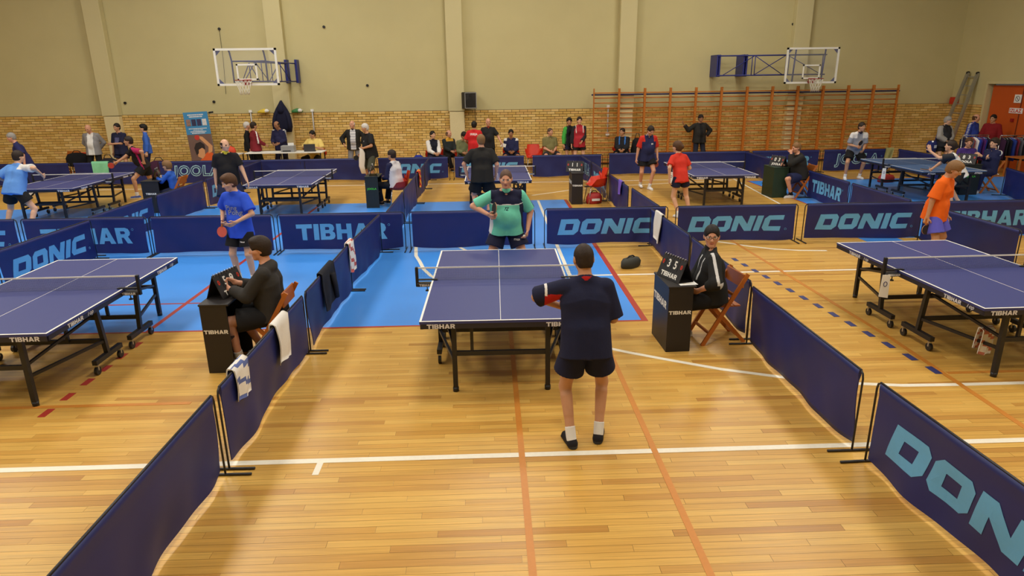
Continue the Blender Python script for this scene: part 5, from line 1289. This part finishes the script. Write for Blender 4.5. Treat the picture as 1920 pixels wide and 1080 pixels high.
def navy_paint(f, l, u, lb):
    r = np.zeros(len(f)); r[(lb == 1) & (u < .40) & (f < .30)] = 1; r[(lb == 1) & (l > .335)] = 0; r[(lb == 1) & (l > .315) & (l < .335) & (u > .385)] = 2; r[(lb == 2) & (f > .02) & (u < .40)] = 1; r[lb == 3] = 1
    return r
a = person('player in a navy shirt with red panels seen from behind before the middle table', .74, 4.90, 180, 1.70, True, 1.02, .1, pel=(.08, -.01, .875), lean=14, head=(8, 14), hl=(.36, .16, 1.08), hr=(.34, -.06, 1.04), el=(.1, 1, .05), er=(-.3, -.5, -1),
           feet=((-.04, .115, 14), (.03, -.125, -16)), knee=-.6, sk='tan', hair=('crop', 'dark'), top=dict(c=[NV, (178, 34, 34), WT], sleeve=.95, hem=.13, loose=.034, paint=navy_paint, collar=.35), bot=dict(c=[NV], len=.62, loose=.034), shoe=[(34, 32, 36), (60, 60, 60)], sock=WT, curl=(.7, .8))
w_, d_, n_, t_ = hand(a, 1); bat('bat held before the chest of the player in navy', w_, d_, V3(0, .4, 1), V3(0, 1, 0), up=(-.8, .6, .1))
a = person('boy in a bright blue printed T shirt holding a red bat', -3.72, 9.82, -14, 1.67, True, .90, 0, pel=(0, 0, .90), lean=4, head=(-32, 14), hl=(.22, .10, 1.00), hr=(.10, -.21, 1.00), el=(-.35, 1, -.2), er=(-.6, -.5, 0),
           feet=((.02, .13, 14), (.02, -.12, -10)), knee=-.7, sk='fair', hair=('full', 'brown'), top=dict(c=[(48, 86, 214)], sleeve=.80, hem=.16, loose=.034, collar=.15), bot=dict(c=[BK], len=.72, loose=.03), shoe=[(190, 205, 50), BK], sock=WT, curl=(.3, .8))
for k, (wd, sz, u, l) in enumerate((('Ping', .10, .30, -.02), ('Pong', .10, .225, .03))): decal(a, 'top', wd, sz, (150, 158, 176), 0, l, u, name='shirt_print', bold=.012, xs=1.1)
decal(a, 'bot', 'TIBHAR', .022, WT, 0, .11, -.21, name='shorts_logo')
w_, d_, n_, t_ = hand(a, 1); bat('red bat hanging from the hand of the boy in blue', w_, d_, V3(-.15, -1, .1), t_, up=(-.10, -.12, -1), face=(214, 92, 74))
a = person('seated umpire in a charcoal hoodie turning the left scoreboard', -2.365, 6.87, -86, 1.80, True, 1.03, .12, pel=(0, 0, .55), lean=3, head=(8, 4), hl=(.42, .05, .84), hr=(.38, -.08, .87), el=(-.5, .6, -.6), er=(-.5, -.5, -.6),
           feet=((.38, .14, 0), (.20, -.12, 0)), sk='pink', hair=('full', 'dark'), top=dict(c=[(52, 50, 48)], sleeve=1.78, hem=.06, loose=.028, hood=1, name='hoodie'), bot=dict(c=[(30, 30, 32)], len=.80, loose=.03), shoe=[(220, 220, 220), (190, 50, 50)], sock=WT, curl=(.6, .5))
def stripes_r(f, l, u, lb):
    r = np.zeros(len(f)); arm = (lb == 1) | (lb == 2)
    r[arm & (np.abs(f-.015) < .016) & (u > .24)] = 1; r[(lb == 0) & (np.abs(np.abs(l)-.075) < .012) & (f > .02) & (u > .22) & (u < .46)] = 1; r[arm & (u < .26) & (u > .19) & (f < .0)] = 1; return r
a = person('seated umpire with glasses in a black tracksuit looking at the camera', 2.51, 7.10, -97, 1.76, True, 1.08, .25, pel=(0, 0, .55), lean=7, head=(82, 2), hl=(.20, .20, .66), hr=(.36, -.10, .64), el=(-.5, .9, .2), er=(-.5, -.5, -.4),
           feet=((.32, .10, 5), (.26, -.12, -5)), sk='pink', hair=('short', 'black'), top=dict(c=[(34, 34, 34), (206, 206, 206)], sleeve=1.45, hem=.06, loose=.028, paint=stripes_r, collar=.8, name='jacket'), bot=dict(c=[(32, 32, 34), (206, 206, 206)], len=1.93, loose=.022), shoe=[(190, 190, 190), WT], sock=BK, curl=(.25, .4))
HPf = a['HP']; g = thing('glasses', 'thin rimmed glasses worn by the right umpire', 'glasses', tuple(HPf(.1, 0, 0)))
o3 = HPf(.1, 0, 0); n = 14
for sg in (-1, 1):
    MB().tube([tuple(HPf(.108-.004*abs(math.cos(2*PI*k/n)), sg*(.032+.026*math.cos(2*PI*k/n)), .002+.017*math.sin(2*PI*k/n))-o3) for k in range(n+1)], .0024, 5).build('rim', BLACK, g)
    MB().tube([tuple(HPf(.104, sg*.058, .006)-o3), tuple(HPf(.0, sg*.083, .006)-o3)], .0024, 5).build('temple', BLACK, g)
MB().tube([tuple(HPf(.110, -.008, .006)-o3), tuple(HPf(.110, .008, .006)-o3)], .0024, 5).build('bridge', BLACK, g)
a = person('boy in an orange T shirt and violet shorts by the right front table', 6.90, 9.95, 38, 1.70, True, .95, 0, pel=(0, 0, .90), lean=8, head=(12, 24), hl=(.10, .20, .82), hr=(-.02, -.26, .80), er=(-.5, -.6, 0), sk='tan', hair=('full', 'light'),
           top=dict(c=[(234, 104, 26), (40, 44, 96)], sleeve=.86, hem=.14, loose=.040, collar=.1), bot=dict(c=[(92, 92, 196)], len=.78, loose=.036), shoe=(210, 210, 210), sock=WT, curl=(.4, .8))
w_, d_, n_, t_ = hand(a, 1); bat('dark bat hanging from the hand of the boy in orange', w_, d_, V3(.2, -1, 0), t_, up=(.12, .0, -1), face=(40, 34, 34))

# --- back courts, players
def lb_paint(f, l, u, lb): return np.where((lb == 2) | ((lb == 0) & (l < -.10) & (u > .40)), 1, 0)
a = person('player in a light blue shirt with one white sleeve at the left edge', -9.80, 14.0, 168, 1.80, False, 1.08, .1, pel=(0, 0, .88), lean=24, head=(-20, 5), hl=(.25, .3, 1.0), hr=(.32, -.42, 1.16), er=(-.2, -1, 0), feet=((-.1, .30, 20), (-.1, -.28, -20)), sk='fair', hair=('short', 'dark'),
           top=dict(c=[(98, 150, 222), WT], sleeve=.85, hem=.10, loose=.026, paint=lb_paint), bot=SHORT(), shoe=(220, 220, 220), sock=WT)
def pink_paint(f, l, u, lb): return np.where((lb == 1) & (f < .0) | ((lb == 0) & (l > .10) & (np.abs(f+.02-(.30-u)*.2) < .022)), 1, 0)
a = person('player in a black and pink shirt lunging at the far left table', -9.30, 18.4, -68, 1.80, False, 1.05, .1, pel=(0, 0, .86), lean=26, head=(0, 0), hl=(-.02, .26, 1.0), hr=(.62, .05, .98), el=(-1, .8, 0), er=(0, -.4, -1), feet=((.28, .14, 0), (-.34, -.14, -30)), sk='tan', hair=('short', 'dark'),
           top=dict(c=[(32, 28, 30), (178, 40, 92)], sleeve=.8, hem=.08, paint=pink_paint), bot=SHORT(), shoe=[(70, 90, 160), WT], sock=WT, curl=(.6, .8))
w_, d_, n_, t_ = hand(a, 1); bat('bat swung low by the black and pink shirt player', w_, d_, n_, t_, up=(-.8, -.1, -.4))
def polo_paint(f, l, u, lb): return np.where(lb == 3, 1, 0)
a = person('man in a black polo shirt with yellow collar resting a hand on the table', -5.62, 14.55, 22, 1.85, False, 1.08, .1, pel=(0, 0, .965), lean=6, head=(28, 4), hl=(.20, .36, .90), hr=(.02, -.27, .84), sk='fair', hair=('balding', 'dark'),
           top=dict(c=[(30, 29, 32), (206, 190, 60)], sleeve=.72, hem=.14, collar=.7, paint=polo_paint, loose=.024), bot=dict(c=[(34, 38, 66)], len=.8, loose=.03), shoe=(220, 220, 220), sock=WT)
def blk_red(f, l, u, lb): return np.where(((lb == 1) | (lb == 2)) & (f > .02) & (u < .44), 1, 0)
a = person('player in a black shirt and shorts seen from behind in the back centre court', -.16, 14.42, 186, 1.88, False, 1.15, .25, pel=(0, 0, .965), lean=6, head=(10, 0), hl=(.06, .32, .95), hr=(.06, -.30, .95), el=(-.3, 1, 0), sk='pink', hair=('short', 'light'),
           top=dict(c=[(36, 35, 34), (158, 32, 38)], sleeve=.85, hem=.14, paint=blk_red, loose=.026), bot=dict(c=[(26, 26, 28)], len=.74, loose=.034), shoe=(225, 225, 225), sock=WT, curl=(.7, .7))
def nr_paint(f, l, u, lb): return np.where((lb == 1) | (lb == 2) | ((lb == 0) & (np.abs(l) > .12) & (u > .38)), 1, np.where(lb == 3, 2, 0))
a = person('walking player in a navy shirt with red sleeves looking down', 4.30, 18.25, 8, 1.80, False, 1.08, .2, pel=(0, 0, .92), lean=8, head=(10, 30), hl=(.10, .27, .86), hr=(.03, -.30, .84), feet=((.16, .06, 8), (-.22, -.06, -8, .03)), sk='pink', hair=('short', 'dark'),
           top=dict(c=[(40, 44, 84), (206, 52, 40), (120, 122, 130)], sleeve=.85, hem=.13, collar=.6, paint=nr_paint), bot=dict(c=[BK], len=.62, loose=.03), shoe=(236, 236, 236), sock=WT, curl=(.8, .5))
decal(a, 'top', 'IIII', .05, WT, 0, .07, .33, name='shirt_logo', bold=.05)
w_, d_, n_, t_ = hand(a, 0); bat('brown bat in the hand of the walking player', w_, d_, V3(.3, -1, 0), t_, up=(-.35, -.2, -.8), face=(150, 90, 50))
a = person('young player in a red shirt and navy shorts seen from behind', 4.12, 14.25, 196, 1.66, False, .86, 0, pel=(0, 0, .87), lean=17, head=(30, 4), hl=(.02, .26, .84), hr=(.30, -.20, .95), el=(-.6, .8, 0), feet=((-.10, .06, 8), (-.06, -.24, -8)), sk='fair', hair=('long', 'brown'),
           top=dict(c=[(208, 56, 42)], sleeve=.75, hem=.12, loose=.022), bot=dict(c=[NV], len=.45, loose=.02), shoe=(225, 225, 225), sock=WT, curl=(.5, .8))
def gr_paint(f, l, u, lb): return np.where((u > .40) & (np.abs(l) > .07) & (lb != 3), 1, np.where(lb == 3, 2, 0))
a = person('player in a grey and white shirt bending behind the petrol table', 10.72, 19.45, -6, 1.78, False, 1.08, .2, pel=(0, 0, .88), lean=25, head=(18, 2), hl=(.36, .10, .88), hr=(.40, -.12, .98), feet=((-.02, .26, 15), (.1, -.2, -15)), sk='tan', hair=('short', 'dark'),
           top=dict(c=[(146, 150, 160), WT, (50, 46, 60)], sleeve=.85, hem=.10, collar=.6, paint=gr_paint), bot=dict(c=[BK], len=.75, loose=.03), shoe=(232, 232, 232), sock=WT, curl=(.6, .8))
decal(a, 'top', 'IIII', .04, WT, 0, .09, .30, name='shirt_logo', bold=.05)
w_, d_, n_, t_ = hand(a, 1); bat('dark bat held by the grey shirt player', w_, d_, V3(.4, -1, 0), t_, up=(.1, -.3, 1), face=(40, 30, 30))
def sv_paint(f, l, u, lb): return np.where((lb == 0) & (l > .09) & (f < .06), 1, np.where(((lb == 1) | (lb == 2)) & (f < -.01) & (u > .3), 1, 0))
a = person('server in a dark shirt tossing a ball at the petrol table', 10.62, 14.72, -112, 1.66, False, .92, 0, pel=(0, 0, .80), lean=30, head=(0, -4), hl=(.66, .02, 1.26), hr=(.55, -.05, .86), el=(0, .3, -1), er=(-.2, -1, -.3), feet=((.1, .25, 10), (-.15, -.2, -10)), sk='fair', hair=('long', 'dark'),
           top=dict(c=[(48, 48, 54), WT], sleeve=.8, hem=.12, paint=sv_paint, loose=.022), bot=SHORT(), shoe=(220, 220, 220), sock=WT, curl=(.1, .7), wristL=(.35, 0, .9))
w_, d_, n_, t_ = hand(a, 0); ball(w_+V3(.02, 0, .215), 'white ball above the open hand of the server')
w_, d_, n_, t_ = hand(a, 1); bat('dark bat of the server above the petrol table', w_, d_, V3(0, 0, 1), t_, up=(-1, .2, .1), face=(40, 34, 40))
def bt_none(f, l, u, lb): return np.zeros(len(f))
a = person('grey haired man in a black T shirt holding a bat and a towel', -3.52, 20.15, -46, 1.82, False, 1.06, .2, pel=(0, 0, .945), lean=8, head=(-24, 10), hl=(.28, .06, 1.08), hr=(.16, -.30, .90), el=(-.4, 1, 0), sk='tan', hair=('short', 'white'),
           top=dict(c=[(32, 32, 34)], sleeve=.85, hem=.16, loose=.026), bot=dict(c=[(72, 74, 62)], len=1.08, loose=.034), shoe=(40, 40, 44), sock=WT, curl=(.7, .8))
decal(a, 'top', 'III', .05, (160, 160, 160), 0, -.03, .33, name='shirt_print')
w_, d_, n_, t_ = hand(a, 1); bat('black bat hanging beside the grey haired man', w_, d_, V3(.2, -1, 0), t_, up=(-.55, -.2, -.35), face=(30, 30, 32))
w_, d_, n_, t_ = hand(a, 0); tw = thing('towel', 'long grey white towel hanging from the hand of the grey haired man', 'towel', tuple(w_+d_*.08))
loft([(.03, 0, -.72, .07, .03), (-.02, 0, -.5, .08, .04), (.0, 0, -.3, .09, .045), (.02, 0, -.12, .08, .04), (0, 0, .0, .05, .03), (-.05, 0, .03, .02, .02)], 16).build('fabric', TW, tw)
a = person('older grey haired man in a navy T shirt stooping at the far left', -12.95, 19.2, -58, 1.76, False, 1.12, .5, pel=(0, 0, .93), lean=14, head=(0, 14), hl=(.02, .26, .86), hr=(.1, -.26, .86), sk='pink', hair=('short', 'grey'),
           top=dict(c=[(42, 44, 92)], sleeve=.85, hem=.14, loose=.026), bot=dict(c=[NV, WT], len=1.93, paint=lambda f, l, u, lb: np.where((lb == 1) & (np.abs(f) < .035) & (l > .1), 1, 0)), shoe=(200, 200, 200))

# --- umpires of the back row
a = person('boy umpire in a blue jacket at the far left desk', -7.58, 16.25, -90, 1.36, False, .9, 0, pel=(0, 0, .53), lean=10, head=(0, 5), hl=(.36, .05, .80), hr=(.34, -.08, .82), feet=((.26, .1, 0, .04), (.26, -.1, 0, .04)), sk='fair', hair=('full', 'light'),
           top=dict(c=[(44, 92, 190)], sleeve=1.85, hem=.06, collar=.5, name='jacket'), bot=TROU((40, 44, 70)), shoe=(210, 210, 210))
def wn_paint(f, l, u, lb): return np.where((lb == 1) | (lb == 2) | ((lb == 0) & (f > .05)), 1, 0)
a = person('umpire in a white and navy top seen from behind on the red chair', -2.28, 16.32, -122, 1.76, False, 1.05, .1, lean=6, head=(10, 4), sk='tan', hair=('short', 'dark'), top=dict(c=[(208, 206, 210), (40, 42, 74)], sleeve=1.85, hem=.08, paint=wn_paint), bot=TROU((24, 26, 34)), shoe=BK, **SEAT, **LAP)
a = person('umpire in a black hoodie resting his chin on his hand at the green desk', 7.80, 16.5, -88, 1.80, False, 1.15, .5, pel=(0, 0, .55), lean=14, head=(4, 8), hl=(.34, .08, 1.10), hr=(.42, -.10, .80), el=(.6, .3, -.9), feet=((.25, .14, 0), (.3, -.1, 0)), sk='pink', hair=('short', 'light'),
           top=dict(c=[(40, 39, 38)], sleeve=1.9, hem=.07, hood=1, loose=.028, name='hoodie'), bot=dict(c=[(34, 40, 76)], len=.85, loose=.03), shoe=(200, 200, 200), sock=BK, curl=(.8, .4))
a = person('umpire with glasses half hidden by the far right scoreboard', 12.72, 17.55, -25, 1.70, False, 1.0, .1, lean=8, head=(0, 8), sk='pink', hair=('short', 'brown'), top=dict(c=[(70, 48, 120)], sleeve=.9, hem=.06), bot=TROU(BK), shoe=BK, **SEAT, **LAP)
a = person('man in a navy jacket with white stripes seated with folded arms at the far right', 12.80, 16.72, -78, 1.78, False, 1.08, .1, pel=(0, 0, .55), lean=-4, head=(0, 0), hl=(.24, -.08, .93), hr=(.22, .10, .90), feet=((.42, .12, 0), (.42, -.12, 0)), sk='fair', hair=('full', 'dark'),
           top=dict(c=[(34, 38, 74), WT], sleeve=1.9, hem=.06, collar=.7, paint=stripe_sleeve(0, 1, .022), name='jacket'), bot=dict(c=[(34, 38, 74), WT], len=1.93, loose=.02), shoe=(200, 200, 200))

# --- spectators along the wall
a = person('bald man in a grey jacket over a white T shirt by the left pilaster', -12.62, 22.0, 8, 1.78, False, 1.1, .3, head=(-10, 26), hl=(-.14, .12, .98), hr=(-.14, -.12, .98), el=(-.3, 1, 0), er=(-.3, -1, 0), sk='pink', hair=('bald', 'grey'), top=dict(c=[(140, 138, 140), WT], sleeve=1.9, hem=.14, paint=open_front(.085), name='jacket'), bot=TROU(BK), shoe=BK)
a = person('man in a navy T shirt with arms crossed beside the left pilaster', -11.75, 22.0, -8, 1.78, False, 1.05, .1, head=(-8, 0), hl=(.22, -.12, 1.16), hr=(.05, -.26, .88), el=(-.2, .9, -.4), sk='tan', hair=('short', 'black'), top=dict(c=[(34, 36, 62), (84, 84, 120)], sleeve=.9, hem=.14, paint=lambda f, l, u, lb: np.where((lb == 0) & (f > .05) & (np.abs(l) < .07) & (u > .2) & (u < .38), 1, 0)), bot=SHORT(NV), shoe=BK)
a = person('youth in a blue zip jacket standing behind the black and pink player', -11.05, 22.25, -62, 1.72, False, .95, 0, sk='fair', hair=('full', 'black'), top=dict(c=[(62, 104, 196)], sleeve=1.9, hem=.12, collar=.8, name='jacket'), bot=TROU(NV), shoe=BK)
a = person('white haired man in a red and black jacket behind another man', -7.98, 22.75, 105, 1.72, False, 1.05, .2, sk='pink', hair=('short', 'white'), top=dict(c=[(178, 42, 40), BK], sleeve=1.9, hem=.14, paint=lambda f, l, u, lb: np.where(l < -.02, 1, 0), name='jacket'), bot=TROU(BK), shoe=BK)
a = person('man in a maroon track jacket with white sleeve stripes left of the long table', -7.66, 22.45, 128, 1.73, False, 1.08, .1, hl=(.2, .22, .95), hr=(.26, -.2, 1.0), sk='tan', hair=('short', 'dark'), top=dict(c=[(130, 38, 48), WT], sleeve=1.9, hem=.12, paint=stripe_sleeve(0, 1, .018), collar=.5, name='jacket'), bot=TROU((40, 50, 66)), shoe=BK)
def dash_paint(f, l, u, lb): return np.where(((lb == 1) | (lb == 2)) & (np.abs(f-.02) < .028) & (np.sin(u*150) > -.2), 1, 0)
a = person('bald man in a navy tracksuit standing behind the long table', -6.92, 22.8, -8, 1.76, False, 1.08, .2, lean=8, head=(-14, 22), hl=(.30, .06, 1.04), hr=(.30, -.14, 1.04), sk='dark', hair=('balding', 'black'), top=dict(c=[(40, 40, 74), WT], sleeve=1.9, hem=.12, paint=dash_paint, name='jacket'), bot=TROU(NV), shoe=BK)
a = person('heavy man in a yellow shirt seated at the laptop', -5.82, 22.85, -16, 1.80, False, 1.32, .8, pel=(0, 0, .60), lean=4, head=(-14, 14), hl=(.36, .20, .90), hr=(.36, -.22, .90), feet=((.4, .15, 6), (.4, -.15, -6)), sk='tan', hair=('short', 'black'), top=dict(c=[(228, 200, 116)], sleeve=.92, hem=.10, collar=.5, loose=.03), bot=TROU(BK), shoe=BK)
def stripe_front(f, l, u, lb):
    fr = (lb == 0) & (np.abs(l) < .085) & (f > .03); return np.where(fr, np.where(np.sin(u*75) > 0, 1, 2), 0)
a = person('man in a black leather jacket over a striped jumper', -4.40, 22.2, 6, 1.74, False, 1.12, .35, head=(-20, -6), hl=(.12, .34, 1.02), hr=(.14, -.30, 1.02), el=(-.8, .8, 0), er=(-.8, -.8, 0), sk='pink', hair=('balding', 'white'), top=dict(c=[(38, 36, 34), (206, 204, 206), (170, 170, 178)], sleeve=1.9, hem=.10, paint=stripe_front, loose=.028, collar=.4, name='jacket'), bot=TROU((136, 134, 138)), shoe=BK)
a = person('young man in a black jacket with white sleeves, leftmost of the seated spectators', -1.86, 22.50, 24, 1.76, False, 1.05, 0, head=(14, -4), sk='fair', hair=('short', 'black'), top=dict(c=[(28, 30, 44), WT], sleeve=1.9, hem=.05, paint=sleeves(), collar=.5, name='jacket'), bot=TROU(NV), shoe=BK, **SEAT, **LAP)
a = person('seated man in a dark jacket with a yellow collar', -1.38, 23.15, 30, 1.72, False, 1.08, .2, head=(20, 4), sk='pink', hair=('balding', 'stubble'), top=dict(c=[(40, 46, 46), (206, 156, 50)], sleeve=1.9, hem=.05, collar=1, paint=lambda f, l, u, lb: np.where((lb == 3) | ((lb == 0) & (u > .44) & (f > .02)), 1, 0), name='jacket'), bot=TROU(BK), shoe=BK, **SEAT, **LAP)
a = person('seated man in an olive jacket looking down', -.88, 22.60, 16, 1.72, False, 1.05, .1, lean=10, head=(14, 20), sk='tan', hair=('full', 'black'), top=dict(c=[(116, 120, 84)], sleeve=1.9, hem=.05, name='jacket'), bot=TROU((44, 48, 60)), shoe=BK, **SEAT, **LAP)
a = person('man in a red shirt with white lettering on its back', -.46, 21.55, 172, 1.70, False, 1.08, .1, hl=(.22, .24, .98), sk='tan', hair=('short', 'black'), top=dict(c=[(204, 40, 42), WT], sleeve=.85, hem=.15, loose=.026), bot=SHORT(BK), shoe=BK)
decal(a, 'top', 'SRBIJA', .085, WT, 0, 0, .40, back=True, name='back_lettering', xs=.95)
a = person('bald man in a black T shirt holding a paper before the brick wall', -.02, 22.25, 14, 1.76, False, 1.08, .1, head=(0, 4), hl=(.22, .38, .98), sk='pink', hair=('bald', 'grey'), top=dict(c=[(38, 38, 40), (170, 60, 50)], sleeve=.8, hem=.15, collar=.2, paint=lambda f, l, u, lb: np.where(lb == 3, 1, 0)), bot=TROU(BK), shoe=BK)
w_, d_, n_, t_ = hand(a, 0); tg = thing('paper_sheet', 'folded white paper in the hand of the bald man in black', 'paper', tuple(w_+d_*.09)); MB().prism([(-.08, -.05), (.1, -.08), (.13, .02), (.0, .06)], -.004, .004).build('sheet', PAPER, tg)
a = person('seated man in a navy hoodie with white shoulders', .74, 22.72, 0, 1.80, False, 1.1, .1, lean=6, head=(0, 4), sk='dark', hair=('short', 'black'), top=dict(c=[(38, 42, 78), WT], sleeve=1.9, hem=.05, hood=1, paint=lambda f, l, u, lb: np.where((lb > 0) & (lb < 3) & (u > .455), 1, 0), name='hoodie'), bot=dict(c=[NV], len=.7), shoe=(210, 210, 210), sock=WT, **SEAT, **LAP)
a = person('seated man in an olive polo shirt right of the empty red chair', 2.03, 22.72, 12, 1.84, False, 1.12, .3, lean=4, head=(22, 0), sk='pink', hair=('crop', 'stubble'), top=dict(c=[(122, 116, 74)], sleeve=.8, hem=.05, collar=.5), bot=dict(c=[(50, 50, 60)], len=.7), shoe=(220, 220, 220), sock=WT, **SEAT, **LAP)
a = person('youth in a black jacket with green sleeves beside a taller boy in red', 2.68, 22.62, 28, 1.71, False, .95, 0, head=(-30, 0), sk='tan', hair=('full', 'black'), top=dict(c=[(34, 34, 38), (70, 170, 70)], sleeve=1.9, hem=.14, collar=.5, paint=lambda f, l, u, lb: np.where((lb == 2), 1, 0), name='jacket'), bot=SHORT((34, 36, 60)), shoe=BK, sock=WT)
def redblk(f, l, u, lb): return np.where((lb == 1) | (lb == 2), 1, np.where((np.abs(np.abs(l)-.12) < .012) & (u > .30) & (f > 0), 2, 0))
a = person('youth in a red jacket with black sleeves standing by the wall bars', 2.98, 22.35, 4, 1.75, False, 1.0, 0, sk='fair', hl=(.2, .06, .98), hair=('short', 'dark'), top=dict(c=[(174, 44, 54), (40, 38, 42), WT], sleeve=1.9, hem=.16, collar=.7, paint=redblk, loose=.028, name='jacket'), bot=SHORT(BK), shoe=BK, sock=WT)
def blkblue(f, l, u, lb): return np.where((lb == 0) & (np.abs(np.abs(l)-.095) < .018) & (u > .28) & (f > 0), 1, 0)
a = person('seated man in a black jacket with blue chest stripes before the wall bars', 4.50, 22.72, -14, 1.74, False, 1.12, .1, head=(-24, 0), sk='tan', hair=('short', 'dark'), top=dict(c=[(32, 32, 36), (60, 120, 200)], sleeve=1.9, hem=.05, paint=blkblue, loose=.03, name='jacket'), bot=SHORT(BK), shoe=BK, sock=WT, **SEAT, **LAP)
a = person('man in a dark leather jacket and cap leaning an arm on the wall bars', 7.26, 23.18, 4, 1.72, False, 1.12, .2, hl=(.02, .24, 1.00), hr=(.05, -.58, 1.40), el=(-.3, 1, 0), er=(0, -.2, -1), sk='dark', hair=('cap', 'dark'), top=dict(c=[(42, 40, 38), (26, 26, 28)], sleeve=1.9, hem=.14, paint=open_front(.05), loose=.03, name='jacket'), bot=TROU((36, 40, 56)), shoe=BK)
def vest(f, l, u, lb): return np.where((lb == 1) | (lb == 2), 1, 0)
a = person('man in a black vest with grey sleeves carrying a blue shoulder bag', 14.02, 20.45, 12, 1.70, False, 1.12, .3, head=(34, 8), hl=(.22, .04, .98), hr=(.22, -.08, .98), el=(-.4, 1, -.2), er=(-.4, -1, -.2), sk='fair', hair=('short', 'grey'), top=dict(c=[(40, 40, 46), (156, 152, 148)], sleeve=1.9, hem=.12, collar=.6, paint=vest, loose=.028, name='jacket'), bot=SHORT(BK), shoe=BK, sock=WT)
tb = thing('shoulder_bag', 'dark blue bag hanging at the hip of the man in the black vest', 'bag', (13.68, 20.42, .62), .3)
loft([(0, 0, 0, .15, .1), (0, 0, .12, .2, .12), (0, 0, .26, .2, .12), (0, 0, .36, .14, .08)], 16).build('bag_body', fab((40, 48, 112)), tb)
MB().tube([(.1, 0, .34), (.2, .05, .6), (.3, .05, .80)], .014, 6).build('strap', fab((40, 48, 112)), tb); MB().box(-.05, .05, -.125, -.115, .15, .24).build('bag_logo', fab((190, 200, 220)), tb)
a = person('man in a blue track jacket with white shoulder marks by the orange door', 15.62, 21.45, 26, 1.70, False, 1.1, .2, head=(24, 8), sk='pink', hair=('balding', 'brown'), top=dict(c=[(46, 66, 158), WT], sleeve=1.9, hem=.14, collar=.6, paint=dash_paint, loose=.028, name='jacket'), bot=TROU(NV), shoe=BK)
a = person('man in a dark red sweater turned towards his neighbour by the orange door', 15.95, 21.05, -48, 1.70, False, 1.12, .2, head=(-12, 4), sk='tan', hair=('short', 'black'), top=dict(c=[(128, 28, 34)], sleeve=1.9, hem=.12, loose=.026, name='sweater'), bot=TROU(BK), shoe=BK)
